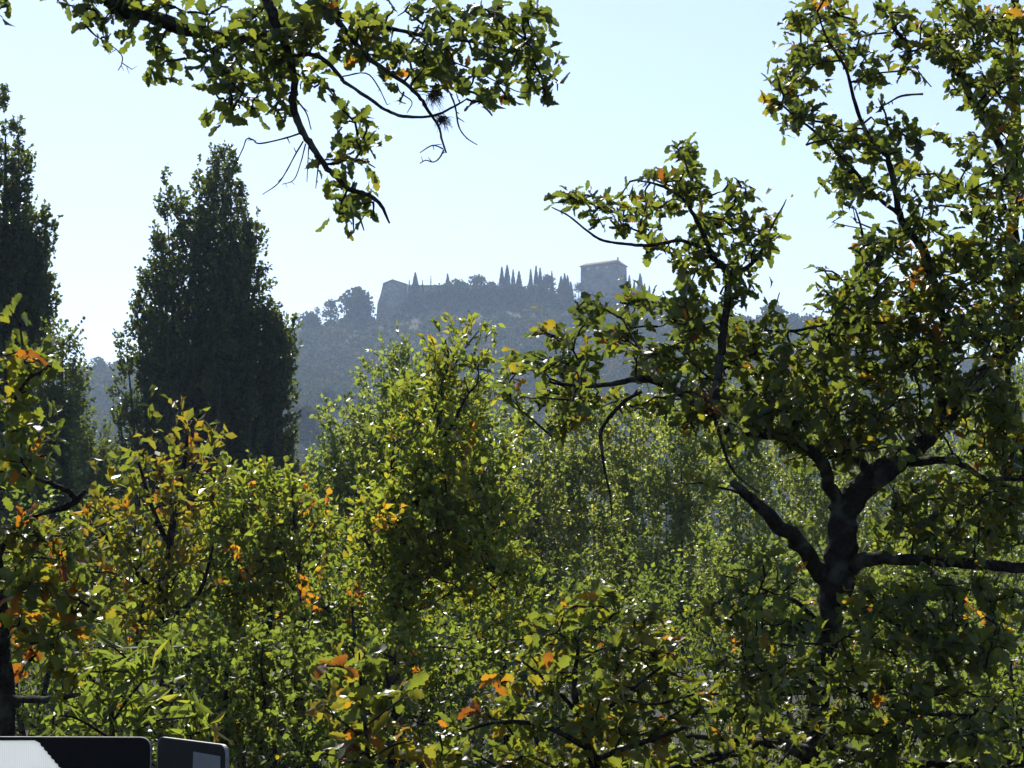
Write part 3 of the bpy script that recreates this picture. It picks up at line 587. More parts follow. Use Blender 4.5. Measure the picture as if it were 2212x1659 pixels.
# green shrubs with small round leaves
lumpy_tree('hawthorn_shrub', 'dense light green small-leaved bush just right of the yellowing oak', 540, 17, [
    (590, 1045, 26, 16), (560, 1070, 40, 24), (490, 1075, 36, 22), (620, 1085, 46, 30), (530, 1120, 60, 36), (660, 1110, 40, 30), (610, 1150, 60, 40), (480, 1150, 46, 36), (680, 1180, 50, 40), (560, 1210, 80, 44), (470, 1220, 50, 40), (640, 1250, 70, 40), (530, 1290, 80, 44), (440, 1300, 50, 40), (620, 1330, 70, 44), (500, 1370, 70, 44)],
    .9, 520, .05, cat='shrub', group='small-leaved thicket bushes', spray=5, sig=.08, L=(.09, .2), k=7, tm=.56, ts=.07, p_or=.03, T=T_ROUND, stems=((-60, .2), (40, -.2), (0, 0)))
lumpy_tree('hawthorn_shrub', 'shaded dark green small-leaved bush above the grey sign board', 520, 13.5, [
    (430, 1420, 60, 40), (530, 1430, 60, 44), (620, 1430, 60, 44), (450, 1500, 60, 44), (560, 1510, 70, 44), (650, 1520, 50, 44), (470, 1580, 60, 36), (580, 1590, 70, 40), (660, 1600, 50, 40), (540, 1650, 70, 30), (640, 1660, 50, 30), (420, 1640, 40, 30)],
    .6, 700, .045, cat='shrub', group='small-leaved thicket bushes', spray=4, sig=.08, L=(.12, .24), k=8, tm=.42, ts=.09, p_or=.04, T=T_ROUND, stems=((-50, .1), (60, -.1)))
lumpy_tree('hawthorn_shrub', 'mid green small-leaved bush between yellow sapling and tall centre tree', 720, 15, [
    (720, 1300, 60, 40), (800, 1330, 60, 44), (700, 1390, 60, 44), (790, 1420, 60, 44), (880, 1400, 50, 40), (700, 1480, 60, 44), (890, 1490, 60, 40), (960, 1470, 50, 40), (920, 1560, 50, 40), (780, 1520, 60, 44), (700, 1580, 50, 40), (1010, 1440, 50, 36)],
    .7, 650, .048, cat='shrub', group='small-leaved thicket bushes', spray=4, sig=.09, L=(.14, .26), k=8, tm=.46, ts=.09, p_or=.03, T=T_ROUND, stems=((-40, .1), (40, -.1)))

# tall centre tree, front
C0 = 14
lumpy_tree('elm_tree', 'tall slim green tree in the centre whose bare leader twigs poke up past the hill', 880, C0, [
    (1035, 728, 12, 7), (1005, 742, 20, 9), (975, 756, 16, 9), (965, 788, 20, 16), (985, 775, 12, 16), (1035, 785, 16, 14), (1055, 800, 14, 14), (1020, 795, 12, 10), (955, 815, 26, 26), (985, 830, 24, 22), (930, 860, 40, 28), (985, 870, 40, 28), (895, 900, 44, 30), (960, 920, 50, 34), (1030, 890, 26, 22), (860, 950, 44, 34), (1020, 960, 44, 34), (930, 980, 60, 40), (850, 1020, 50, 34), (1000, 1040, 60, 40), (1070, 1020, 30, 28), (900, 1060, 60, 36), (830, 1090, 60, 36), (1050, 1090, 60, 36), (960, 1120, 60, 40), (870, 1150, 70, 36), (1080, 1160, 50, 36), (780, 1160, 44, 34), (1000, 1200, 70, 40), (900, 1230, 70, 40), (800, 1240, 60, 40), (1080, 1240, 50, 40), (1010, 1290, 70, 40), (860, 1310, 60, 40), (880, 1140, 60, 34, 1, -.55), (870, 1240, 60, 40, 1, -.55), (860, 1340, 60, 44, 1, -.55), (850, 1420, 60, 40, 1, -.5), (970, 1060, 50, 34, 1, -.5), (1000, 1200, 60, 36, 1, -.5), (920, 990, 50, 30, 1, -.5)],
    .75, 560, .05, spray=5, sig=.05, L=(.07, .15), k=6, tm=.56, ts=.07, p_or=.015, T=T_OVAL, r0=.005,
    trunk=[[(850, 1500, C0, 17), (842, 1380, C0, 16), (858, 1280, C0, 15), (876, 1170, C0, 14), (891, 1096, C0, 12), (916, 1030, C0, 11), (937, 980, C0, 9), (950, 890, C0, 6), (960, 820, C0, 4.5), (968, 770, C0, 3), (962, 735, C0, 1.5)],
           [(955, 850, C0, 3.5), (980, 795, C0, 2.5), (991, 773, C0, 2.2), (1015, 738, C0, 1.8), (1042, 706, C0, 1)], [(985, 780, C0, 1.6), (972, 755, C0, 1.3), (955, 735, C0, .8)],
           [(937, 980, C0, 6), (980, 910, C0 - .1, 4), (1010, 853, C0 - .1, 2.5), (1031, 828, C0 - .1, 2), (1034, 786, C0 - .1, 1)], [(1012, 850, C0 - .1, 2), (1003, 815, C0 - .1, 1.2)], [(1030, 828, C0 - .1, 1.5), (1057, 808, C0 - .1, .9)],
           [(885, 1120, C0, 8), (850, 1040, C0 - .2, 6), (850, 960, C0 - .2, 3)], [(880, 1150, C0, 8), (960, 1090, C0 - .2, 6), (1040, 1040, C0 - .3, 4)], [(860, 1270, C0, 8), (950, 1230, C0 - .2, 6), (1060, 1190, C0 - .3, 4)], [(862, 1260, C0, 8), (810, 1200, C0 - .2, 5), (780, 1150, C0 - .2, 3)]])
lumpy_tree('elm_tree', 'slender green sapling with bronze-tinted tips right of the tall centre tree', 1090, 16, [
    (1080, 1040, 26, 20), (1060, 1090, 30, 24), (1110, 1110, 24, 24), (1080, 1160, 40, 30), (1040, 1200, 36, 30), (1100, 1230, 40, 34), (1060, 1290, 44, 34), (1130, 1300, 40, 34), (1080, 1360, 50, 34), (1020, 1370, 40, 34), (1140, 1390, 40, 34), (1060, 1440, 50, 34)],
    .6, 600, .048, spray=5, sig=.06, L=(.08, .16), k=6, tm=.54, ts=.08, p_or=.04, T=T_OVAL, r0=.005, trunk_r=.05)

# ------------------------------------------------------------------ poplars and other upright trees: spires
def spires(spec, d, dvar, shoot_px, rngL=(.22, .45), up=1.2, flat=.55, shape=.5, tap=3.5, wscale=1.0):
    """spec: (tip x, tip y, base x, base y, halfwidth[, depth off]) -> shoot bases and directions"""
    B_, D_, ax = [], [], []
    for s in spec:
        tx, ty, bx, by, hw = s[:5]; dz = s[5] if len(s) > 5 else rng.normal(0, dvar)
        a = P(bx, by, d + dz); b = P(tx, ty, d + dz); H_ = np.linalg.norm(b - a); Rm = hw * d / F
        n = int(hw * 2 * abs(by - ty) * .8 / shoot_px); Rm *= wscale
        nc = max(6, n // 9); t = rng.uniform(0, 1, nc * 2)
        prof = np.clip(np.minimum((1 - t) * tap, 1), 0, 1) ** shape * (.55 + .45 * np.minimum(t * 4, 1)); keep = rng.uniform(size=len(t)) < prof + .08; t = t[keep][:nc]; prof = prof[keep][:nc]
        if len(t) == 0: continue
        th = rng.uniform(0, 6.283, len(t)); r = Rm * prof * np.sqrt(rng.uniform(.05, 1, len(t)))
        cc = a + (b - a) * t[:, None] + np.stack([np.cos(th) * r, np.sin(th) * r, np.zeros(len(t))], 1)
        out = np.stack([np.cos(th), np.sin(th), np.zeros(len(t))], 1)
        k = 9; idx = np.repeat(np.arange(len(t)), k)
        bs = cc[idx] + rng.normal(0, 1, (len(idx), 3)) * np.array([.16, .16, .36]) * (Rm / .5 * prof[idx])[:, None].clip(.35, 1.3)
        dv = unit(out[idx] * flat + rand_unit(len(idx)) * .7 + np.array([0, 0, up]))
        B_.append(bs); D_.append(dv); ax.append((a, b))
    return np.concatenate(B_), np.concatenate(D_), ax

def spire_tree(name, label, x0, d, spec, shoot_px, leaf, k=7, tm=.45, ts=.1, lm='poplar_leaf', group=None, L=(.22, .45), dvar=.3, T=None, trunk_r=.16, bm='bark_pale', cat='tree', **kw):
    base = base_at(x0, d); root = thing(name, base, label, cat, group)
    bs, dv, ax = spires(spec, d, dvar, shoot_px, **kw)
    tr = Acc(); a0, b0 = ax[0]; m = base + (a0 - base) * .6
    pp, rr = smooth_path([base, m, a0, a0 + (b0 - a0) * .5, a0 + (b0 - a0) * .9], trunk_r * np.array([1.2, 1, .9, .5, .08])); tube(tr, pp, rr, 9, .05)
    tr.build('trunk', M[bm], root)
    br = Acc()
    for (a, b) in ax[1:]:
        s0 = base + (a0 - base) * rng.uniform(.6, 1); pp, rr = smooth_path([s0, a, a + (b - a) * .5, a + (b - a) * .88], trunk_r * np.array([.4, .28, .16, .03])); tube(br, pp, rr, 6, .05)
    lf, tw = Acc(), Acc(); n = len(bs)
    shoots(lf, br, bs, dv, rng.uniform(L[0], L[1], n), k, leaf, rng.normal(tm, ts, n), T=T or T_ROUND, stem=.004)
    crown = lf.build('crown', M[lm], root, tint=True); br.build('twig_sprays', M[bm], crown)
    return root

def fill_spires(n, env, yb, dz):
    e = np.array(env, float); out = []
    for k in range(n):
        x = e[0, 0] + (e[-1, 0] - e[0, 0]) * (k + rng.uniform(.1, .9)) / n; y = np.interp(x, e[:, 0], e[:, 1]) + rng.uniform(40, 330)
        out.append((x, min(y, yb - 120), x * .9 + .1 * e[:, 0].mean(), yb, rng.uniform(20, 34), rng.uniform(-dz, dz)))
    return out
spire_tree('poplar_tree', 'broad dark poplar with many upright spires rising over the yellowing oak', 450, 52, [
    (484, 314, 470, 1080, 46, 0), (340, 540, 362, 1050, 32), (350, 470, 375, 1000, 28), (315, 640, 335, 1060, 30), (578, 600, 560, 1080, 30), (600, 655, 585, 1080, 28), (612, 720, 600, 1080, 28), (432, 332, 430, 1000, 40), (358, 392, 385, 900, 24), (392, 420, 405, 950, 46), (525, 420, 505, 1000, 42), (545, 462, 528, 900, 32), (460, 400, 460, 900, 60), (500, 380, 490, 900, 44), (420, 480, 420, 1000, 56), (510, 560, 510, 1000, 50), (320, 600, 355, 1060, 36), (300, 660, 330, 1060, 32), (270, 720, 305, 1080, 30), (256, 850, 275, 1090, 26), (238, 950, 262, 1100, 22),
    (556, 650, 545, 1080, 40), (590, 690, 570, 1080, 34), (622, 705, 600, 900, 24), (610, 780, 590, 1080, 34), (640, 940, 610, 1100, 26), *fill_spires(19, [(240, 1000), (300, 760), (340, 620), (380, 500), (430, 480), (490, 470), (550, 560), (590, 740), (640, 980)], 1120, 1.1)],
    60, .08, k=7, tm=.4, ts=.17, group='tall poplars on the left', trunk_r=.2, L=(.1, .26), wscale=.92)
spire_tree('poplar_tree', 'tall dark poplar cut off by the left edge of the picture', 10, 46, [
    (12, 208, 10, 1050, 50, 0), (42, 232, 35, 700, 22), (60, 345, 52, 900, 32), (30, 420, 25, 1000, 50), (88, 455, 75, 720, 24), (105, 470, 85, 760, 26), (70, 520, 60, 950, 50), (-60, 250, -50, 1000, 60), *fill_spires(11, [(-70, 300), (12, 260), (60, 420), (105, 560)], 1120, .9)],
    62, .078, k=7, tm=.42, ts=.17, group='tall poplars on the left', trunk_r=.18, L=(.1, .25), wscale=.85)
spire_tree('poplar_tree', 'thin-topped poplar between the left-edge poplar and the blue hill gap', 125, 42, [
    (138, 703, 122, 1200, 34, 0), (118, 760, 110, 1150, 30), (160, 800, 140, 1200, 26), (100, 830, 100, 1200, 40), (145, 900, 135, 1250, 44), (80, 900, 85, 1250, 50)],
    62, .07, k=7, tm=.5, ts=.15, group='tall poplars on the left', trunk_r=.1)
spire_tree('poplar_tree', 'smallest poplar, a short green column at the foot of the hill gap', 203, 40, [
    (202, 958, 205, 1250, 26, 0), (188, 1000, 195, 1250, 22), (218, 1020, 215, 1250, 22), (240, 1010, 240, 1250, 18)],
    60, .065, k=7, tm=.55, ts=.12, group='tall poplars on the left', trunk_r=.06)

# fine-leaved young trees behind the centre
spire_tree('aspen_tree', 'fine-leaved pale green tree with several rounded tips behind the centre tree', 830, 27, [
    (832, 772, 840, 1250, 46, 0), (902, 755, 890, 1250, 50), (868, 748, 868, 900, 20), (800, 808, 800, 1250, 40), (945, 800, 940, 1250, 44), (765, 850, 775, 1250, 34), (725, 895, 740, 1250, 34), (700, 960, 715, 1250, 26), (1010, 850, 1000, 1250, 44), (1050, 830, 1045, 1250, 40), (1075, 900, 1060, 1250, 34), (850, 900, 850, 1300, 110), (950, 900, 950, 1300, 110), (750, 1000, 760, 1300, 70)],
    135, .064, k=7, tm=.6, ts=.14, lm='aspen_leaf', group='fine-leaved young trees in the middle', L=(.12, .28), trunk_r=.06, flat=.8, up=.9, T=T_OVAL, tap=4)
k_ = 0
for (x0, d, lab, sp, tm_) in [
    (1150, 30, 'fine-leaved young tree just right of the pale tree behind the centre', [(1130, 930, 1135, 1400, 40, 0), (1165, 900, 1160, 1400, 40), (1100, 1000, 1105, 1400, 40), (1190, 960, 1180, 1400, 40), (1140, 1050, 1140, 1450, 80)], .62),
    (1260, 31, 'fine-leaved young tree under the leafy tip of the long oak limb', [(1250, 890, 1250, 1400, 44, 0), (1285, 910, 1280, 1400, 36), (1215, 930, 1220, 1400, 40), (1250, 1050, 1250, 1450, 90)], .6),
    (1370, 33, 'fine-leaved young tree behind the bent hanging oak twig', [(1350, 870, 1350, 1400, 44, 0), (1390, 880, 1385, 1400, 44), (1320, 960, 1330, 1400, 40), (1370, 1030, 1370, 1450, 90)], .61),
    (1490, 32, 'slim-stemmed fine-leaved young tree left of the sawn oak limb', [(1470, 880, 1475, 1400, 44, 0), (1510, 900, 1505, 1400, 44), (1440, 920, 1440, 1400, 40), (1480, 1050, 1480, 1450, 90)], .57),
    (1620, 35, 'shadier fine-leaved tree behind the sawn oak limb', [(1590, 860, 1590, 1400, 50, 0), (1640, 880, 1640, 1400, 50), (1555, 920, 1555, 1400, 40), (1690, 900, 1690, 1400, 50), (1610, 1050, 1610, 1450, 110)], .5),
    (1760, 36, 'fine-leaved tree seen through the fork of the dark oak', [(1740, 850, 1740, 1400, 50, 0), (1800, 830, 1800, 1400, 50), (1860, 880, 1850, 1400, 50), (1780, 1000, 1780, 1450, 120)], .48),
    (1960, 36, 'fine-leaved tree behind the right-hand oak boughs', [(1930, 860, 1930, 1450, 60, 0), (2010, 840, 2010, 1450, 60), (2080, 900, 2080, 1450, 60), (1980, 1050, 1980, 1500, 130)], .5),
    (2170, 37, 'fine-leaved tree filling the gap at the right edge', [(2150, 800, 2150, 1450, 60, 0), (2220, 840, 2220, 1450, 70), (2180, 1000, 2180, 1500, 120)], .53)]:
    sp = [(a, b - 34, c, e, h * (.72 if h >= 80 else 1), *r) for a, b, c, e, h, *r in sp]
    spire_tree('aspen_tree', lab, x0, d, sp, 125, .07, k=7, tm=tm_ + .14, ts=.14, lm='aspen_leaf', group='fine-leaved young trees in the middle', L=(.12, .3), trunk_r=.035, flat=.8, up=.9, T=T_OVAL, tap=4.5)

# darker thicket that closes the view below the crowns
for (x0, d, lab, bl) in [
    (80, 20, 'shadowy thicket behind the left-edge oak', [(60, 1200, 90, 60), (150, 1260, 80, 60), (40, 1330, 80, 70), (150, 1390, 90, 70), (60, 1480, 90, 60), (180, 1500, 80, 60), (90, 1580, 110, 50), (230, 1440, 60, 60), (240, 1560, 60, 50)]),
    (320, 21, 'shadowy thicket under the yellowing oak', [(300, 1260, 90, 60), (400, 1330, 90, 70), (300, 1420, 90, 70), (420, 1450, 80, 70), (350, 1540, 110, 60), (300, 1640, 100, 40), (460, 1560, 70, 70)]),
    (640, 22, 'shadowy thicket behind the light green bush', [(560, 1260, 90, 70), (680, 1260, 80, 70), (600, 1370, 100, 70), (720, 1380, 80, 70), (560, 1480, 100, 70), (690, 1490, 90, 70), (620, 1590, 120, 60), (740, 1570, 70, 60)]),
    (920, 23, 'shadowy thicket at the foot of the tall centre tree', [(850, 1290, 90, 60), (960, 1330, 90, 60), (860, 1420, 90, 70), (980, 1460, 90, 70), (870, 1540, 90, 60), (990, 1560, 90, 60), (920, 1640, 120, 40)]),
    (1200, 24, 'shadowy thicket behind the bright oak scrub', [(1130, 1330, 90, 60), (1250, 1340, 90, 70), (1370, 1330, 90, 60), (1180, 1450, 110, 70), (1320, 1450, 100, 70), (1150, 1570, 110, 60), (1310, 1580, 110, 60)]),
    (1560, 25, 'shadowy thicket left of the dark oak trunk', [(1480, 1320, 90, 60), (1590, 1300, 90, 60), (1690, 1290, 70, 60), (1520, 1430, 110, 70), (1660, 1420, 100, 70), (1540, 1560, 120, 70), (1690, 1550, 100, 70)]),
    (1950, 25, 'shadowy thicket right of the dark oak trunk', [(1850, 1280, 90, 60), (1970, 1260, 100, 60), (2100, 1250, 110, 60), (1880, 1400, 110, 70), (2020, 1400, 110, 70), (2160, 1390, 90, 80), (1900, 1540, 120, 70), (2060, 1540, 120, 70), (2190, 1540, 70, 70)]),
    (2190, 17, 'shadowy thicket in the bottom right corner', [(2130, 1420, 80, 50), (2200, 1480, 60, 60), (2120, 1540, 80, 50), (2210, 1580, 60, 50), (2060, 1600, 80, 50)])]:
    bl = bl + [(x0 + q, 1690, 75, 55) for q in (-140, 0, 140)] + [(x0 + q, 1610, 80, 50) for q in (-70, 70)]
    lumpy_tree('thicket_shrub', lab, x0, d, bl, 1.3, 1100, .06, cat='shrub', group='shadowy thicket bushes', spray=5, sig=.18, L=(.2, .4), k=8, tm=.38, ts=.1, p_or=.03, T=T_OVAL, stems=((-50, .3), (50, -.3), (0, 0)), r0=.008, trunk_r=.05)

# ------------------------------------------------------------------ hill: woodland, distinct trees, cypresses, buildings
def clump_cards(acc, cen, rad, n, size, tint, squash=.8):
    """n small leaf clumps spread through the volume of each crown (cen, rad)"""
    N = len(cen); idx = np.repeat(np.arange(N), n); m = len(idx)
    u = rand_unit(m) * (rng.uniform(0, 1, m) ** (1 / 2.4))[:, None]; u[:, 2] *= squash
    u *= (1 + .25 * np.sin(u[:, :1] * 5 + idx[:, None]) * np.cos(u[:, 2:3] * 6 + idx[:, None] * 1.7))
    pos = cen[idx] + u * rad[idx][:, None]
    nn = unit(rand_unit(m) + u * .8); a = unit(np.cross(nn, rand_unit(m))); b = np.cross(nn, a)
    s = size * rng.uniform(.5, 1.3, m)
    q = np.array([(-1, -.3), (-.1, -.8), (1, -.1), (.2, .9)])
    V = pos[:, None] + s[:, None, None] * (q[None, :, 0, None] * a[:, None] + q[None, :, 1, None] * b[:, None])
    acc.add(V, np.arange(m * 4).reshape(-1, 4), None, np.repeat((tint[idx] + rng.normal(0, .08, m)).clip(0, 1), 4))

def woodland():
    a = Acc(); n = 17000
    y = rng.uniform(150, 806, n); x = (rng.uniform(-300, 2500, n) - 1106) / F * y * 1.05
    z = terrain(x, y); r = rng.uniform(1.5, 3.4, n) * np.where(y > 640, .85, 1.0)
    px = 1106 + x / y * F
    crest = (y > 730) & (px > 600) & (px < 900); r = np.where(crest, r * .8, r)
    top = (y > 765) & (px > 880) & (px < 1700); r = np.where(top, r * .6, r)
    bare = (y > 776) & (px > 630) & (px < 1000); r = np.where(bare, r * .42, r); keep = ~((y > 797) & (px > 600) & (px < 900)) & ~((y > 760) & (px > 1220) & (px < 1420)) & (rng.uniform(size=n) < np.where(crest, .95, .95))
    x, y, z, r = x[keep], y[keep], z[keep], r[keep]
    t = rng.normal(.42, .16, len(x)); t = np.where(rng.uniform(size=len(x)) < .10, rng.uniform(.75, 1, len(x)), t)
    cen = np.stack([x, y, z + r * .75], 1); nearm = y < 420
    clump_cards(a, cen[nearm], r[nearm], 130, .30, t[nearm]); clump_cards(a, cen[~nearm], r[~nearm], 75, .52, t[~nearm])
    o = a.build('woodland', M['far_leaf'], tint=True)
    tag(o, 'dense scrub oak wood covering the hazy hillside below the castle', 'woodland', kind='stuff')
woodland()

def far_tree(name, label, x, ytop, ybase, hw, cat='tree', group=None, d=795, tm=.4, trunk_h=.2, squash=1.0, m='far_leaf', n=420, size=None, lumps=12):
    ybase += 6; u = d / F; b = P(x, ybase, d); gz = float(terrain(b[0], b[1])); root = thing(name, (b[0], b[1], min(b[2], gz)), label, cat, group)
    H_ = (ybase - ytop) * u; W_ = hw * u * (1.18 if d > 700 else 1)
    a = Acc(); tube(a, [np.array([b[0], b[1], min(b[2], gz) - .3]), b + np.array([.1, 0, H_ * .35]), b + np.array([0, 0, H_ * .8])], [W_ * .1 + .08, W_ * .07 + .06, .05], 7, .05); a.build('trunk', M['bark_pale'], root)
    cz = trunk_h * H_; lf = Acc(); C_, R_ = [], []
    for k in range(lumps):
        an = k * 2.4 + rng.uniform(0, 1); rr = math.sqrt((k + .5) / lumps) * .62
        zz = (rng.uniform(.4, .85) if k % 2 else rng.uniform(-.02, .5)) if k > 2 else .85
        C_.append(b + np.array([math.cos(an) * W_ * rr, math.sin(an) * W_ * rr, cz + (H_ - cz) * zz * (1 - .25 * rr)])); R_.append(W_ * rng.uniform(.42, .6))
    C_ = np.array(C_); R_ = np.array(R_)
    C_[:, 2] = np.minimum(C_[:, 2], b[2] + H_ - R_ * .85)
    clump_cards(lf, C_, R_, int(n * 1.6) // lumps, size or max(.22, W_ * .11), np.full(len(C_), tm) + rng.normal(0, .05, len(C_)))
    lf.build('crown', M[m], root, tint=True)

def cypress(label, x, ytop, ybase, hw, group, d=797, sparse=1.0):
    u = d / F; b = P(x, ybase, d); gz = float(terrain(b[0], b[1])); z0 = min(b[2], gz)
    root = thing('cypress_tree', (b[0], b[1], z0), label, 'cypress', group)
    tip = P(x, ytop, d); H_ = tip[2] - z0; W_ = hw * u * 1.5
    a = Acc(); tube(a, [np.array([b[0], b[1], z0 - .3]), np.array([b[0], b[1], z0 + H_ * .5]), np.array([b[0], b[1], z0 + H_ * .92])], [.22, .14, .03], 6); a.build('trunk', M['bark_pale'], root)
    n = int((260 + 900 * W_) * sparse); t = rng.uniform(0, 1, n); prof = np.minimum((1 - t) * 1.5, 1) ** .8 * (.75 + .25 * np.minimum(t * 5, 1))
    th = rng.uniform(0, 6.283, n); r = W_ * prof * np.sqrt(rng.uniform(.2, 1, n)) * (1 + .15 * np.sin(th * 3 + t * 9))
    pos = np.stack([b[0] + np.cos(th) * r, b[1] + np.sin(th) * r, z0 + .2 + t * (H_ - .3)], 1)
    up = unit(np.stack([np.cos(th) * .35, np.sin(th) * .35, np.ones(n)], 1) + rng.normal(0, .2, (n, 3))); sdv = unit(np.cross(up, rand_unit(n)))
    s = rng.uniform(.25, .5, n) * min(1, .55 + W_ * .3); q = np.array([(-.45, -.6), (.45, -.6), (.3, .3), (0, 1.2)])
    V = pos[:, None] + s[:, None, None] * (q[None, :, 0, None] * sdv[:, None] + q[None, :, 1, None] * up[:, None])
    lf = Acc(); lf.add(V, np.arange(n * 4).reshape(-1, 4), None, np.repeat(rng.uniform(.1, .9, n), 4)); lf.build('crown', M['cypress_leaf'], root, tint=True)

g1, g2, g3, g4, g5 = ('cypresses along the long wall', 'first clump of cypresses right of the bushy crest', 'second clump of cypresses on the crest', 'cypresses just left of the castle tower', 'cypresses right of the castle tower')
for lab, x, yt, yb, hw, g in [
    ('small cypress tip touching the left side of the biggest wall cypress', 884, 605, 622, 2.6, g1), ('biggest broad cone cypress behind the long wall', 896.8, 589, 630, 8.5, g1), ('short cypress tip just right of the biggest wall cypress', 912.8, 605, 622, 2.2, g1),
    ('needle-thin sparse cypress on the long wall', 930.8, 595, 622, 1.7, g1), ('medium cypress rising left of the bushy crest crown', 966.8, 592, 630, 6, g1),
    ('leftmost cypress of the clump of four', 1084, 577, 622, 6, g2), ('tallest cypress of the clump of four', 1095.5, 572.5, 622, 7, g2), ('thin cypress of the clump of four, third along', 1108.4, 582, 622, 5, g2), ('rightmost rounder cypress of the clump of four', 1121, 586, 622, 6.5, g2),
    ('thin leading cypress at the left of the second clump', 1146.3, 581, 620, 4.5, g3), ('tallest cypress of the second clump', 1157.9, 574, 622, 5, g3), ('twin cypress right of the tallest in the second clump', 1166.7, 578, 622, 5, g3), ('cypress tip poking out behind the round dark tree', 1192.1, 585, 622, 3.5, g3),
    ('short stout cypress at the left of the group before the tower', 1212, 597, 640, 6, g4), ('tallest slim cypress in the group before the tower', 1219.6, 590, 640, 5, g4), ('slim cypress second in height before the tower', 1226, 595, 640, 5, g4), ('low cypress nearest the gap beside the tower', 1233, 609, 645, 5, g4),
    ('cypress standing against the right wall of the tower', 1350, 594, 640, 5, g5), ('tall cypress touching the right edge of the tower', 1359.5, 595, 640, 4.5, g5), ('short cypress between two taller ones right of the tower', 1370, 606, 640, 3.4, g5), ('tallest cypress standing clear right of the tower', 1383, 591, 642, 6, g5),
    ('small cypress beyond the tallest right of the tower', 1392.6, 612, 642, 3, g5), ('lowest cypress tip farthest right of the tower', 1402.6, 617, 642, 3, g5)]:
    cypress(lab, x, yt, yb, hw, g, sparse=.5 if 'needle' in lab else 1.0)

hg = 'trees along the hill crest'
for (lab, x, yt, yb, hw, kw) in [
    ('round spreading tree standing alone left of the castle bastion', 772, 621, 690, 37, dict(n=1100, tm=.3, trunk_h=.06)), ('bushy conical tree beside the lone round tree', 714, 645, 698, 20, dict(n=500, tm=.35, trunk_h=.05)),
    ('low rounded bush at the left end of the crest', 668, 672, 706, 26, dict(n=500, tm=.35, trunk_h=.0)), ('pointed small tree beside the leftmost crest bush', 684, 658, 702, 9, dict(n=250, tm=.25, trunk_h=.0)),
    ('leafy ragged crown highest on the bushy crest', 1030, 592, 650, 24, dict(n=700, tm=.55, trunk_h=.0)), ('spreading crown left of the highest ragged crest crown', 990, 604, 655, 30, dict(n=800, tm=.5, trunk_h=.0)), ('bush growing up over the long wall', 958, 612, 670, 28, dict(n=600, tm=.5, trunk_h=.0)), ('bush right of the highest ragged crest crown', 1062, 608, 655, 22, dict(n=600, tm=.45, trunk_h=.0)),
    ('bush at the foot of the bastion house', 892, 640, 700, 24, dict(n=500, tm=.5, trunk_h=.0)), ('bush hiding the start of the long wall', 918, 624, 694, 26, dict(n=500, tm=.55, trunk_h=.0)), ('dark bush under the needle-thin cypress', 938, 622, 694, 28, dict(n=500, tm=.35, trunk_h=.0)),
    ('dark bush at the foot of the wall below the crest crowns', 985, 636, 700, 34, dict(n=700, tm=.3, trunk_h=.0)), ('dark bush below the highest ragged crown', 1035, 630, 700, 36, dict(n=800, tm=.3, trunk_h=.0)), ('bush below the leftmost cypress of the four', 1080, 622, 690, 30, dict(n=700, tm=.4, trunk_h=.0)),
    ('bush below the second cypress clump', 1165, 620, 690, 34, dict(n=700, tm=.4, trunk_h=.0)), ('low dark bush at the gap beside the tower', 1225, 645, 700, 32, dict(n=700, tm=.3, trunk_h=.0)), ('low dark bush below the dark upright tree by the tower', 1262, 640, 700, 26, dict(n=600, tm=.25, trunk_h=.0)),
    ('rounded bush below the clump of four cypresses', 1105, 614, 660, 30, dict(n=700, tm=.4, trunk_h=.0)), ('olive-toned bush between the two cypress clumps', 1145, 614, 660, 26, dict(n=600, tm=.5, trunk_h=.0)), ('round dark tree beside the second cypress clump', 1183, 592, 640, 20, dict(n=600, tm=.15, trunk_h=.1)),
    ('reddish bush under the cypresses before the tower', 1210, 630, 668, 26, dict(n=500, tm=.75, trunk_h=.0)), ('dark upright tree at the left foot of the tower', 1250, 604, 660, 12, dict(n=500, tm=.15, trunk_h=.0)),
    ('rounded bush at the foot of the tower', 1285, 634, 672, 28, dict(n=600, tm=.45, trunk_h=.0)), ('wide olive bush right of the tower foot', 1350, 636, 675, 34, dict(n=700, tm=.55, trunk_h=.0)), ('bush at the far right of the tower terrace', 1405, 636, 680, 28, dict(n=600, tm=.5, trunk_h=.0)),
    ('broad round crown on the skyline seen through the oak', 1668, 654, 730, 34, dict(n=800, tm=.3, trunk_h=.0)), ('lower round crown right of the broad skyline crown', 1712, 675, 740, 30, dict(n=700, tm=.35, trunk_h=.0)), ('outermost skyline crown seen through the oak', 1750, 676, 745, 28, dict(n=700, tm=.4, trunk_h=.0)),
    ('single crown standing up on the left skyline gap', 212, 770, 812, 20, dict(n=500, tm=.45, trunk_h=.1)), ('bush on the left skyline beside the big poplar', 246, 785, 815, 20, dict(n=400, tm=.45, trunk_h=.0)), ('low bush at the left end of the skyline gap', 180, 790, 820, 20, dict(n=400, tm=.4, trunk_h=.0))]:
    far_tree('hill_tree', lab, x, yt, yb, hw, group=hg, **kw)
sg = 'larger crowns on the hillside'
for (lab, x, yt, yb, hw, d, tm) in [('large dark round crown halfway down the slope', 705, 838, 900, 34, 560, .25), ('brownish round crown below the dark one on the slope', 662, 872, 960, 42, 430, .62), ('grey-green crown at the foot of the slope beside the poplar', 680, 1000, 1120, 44, 210, .55), ('pale bush at the foot of the slope near the centre tree', 645, 1040, 1120, 34, 170, .5), ('dusky crown seen in the gap under the hill', 1100, 880, 980, 44, 330, .55), ('rounded crown low in the left gap', 175, 960, 1060, 40, 300, .45)]:
    far_tree('hill_tree', lab, x, yt, yb, hw, group=sg, d=d, tm=tm, n=1500, trunk_h=.05, size=.30 if d > 400 else .16, lumps=9)

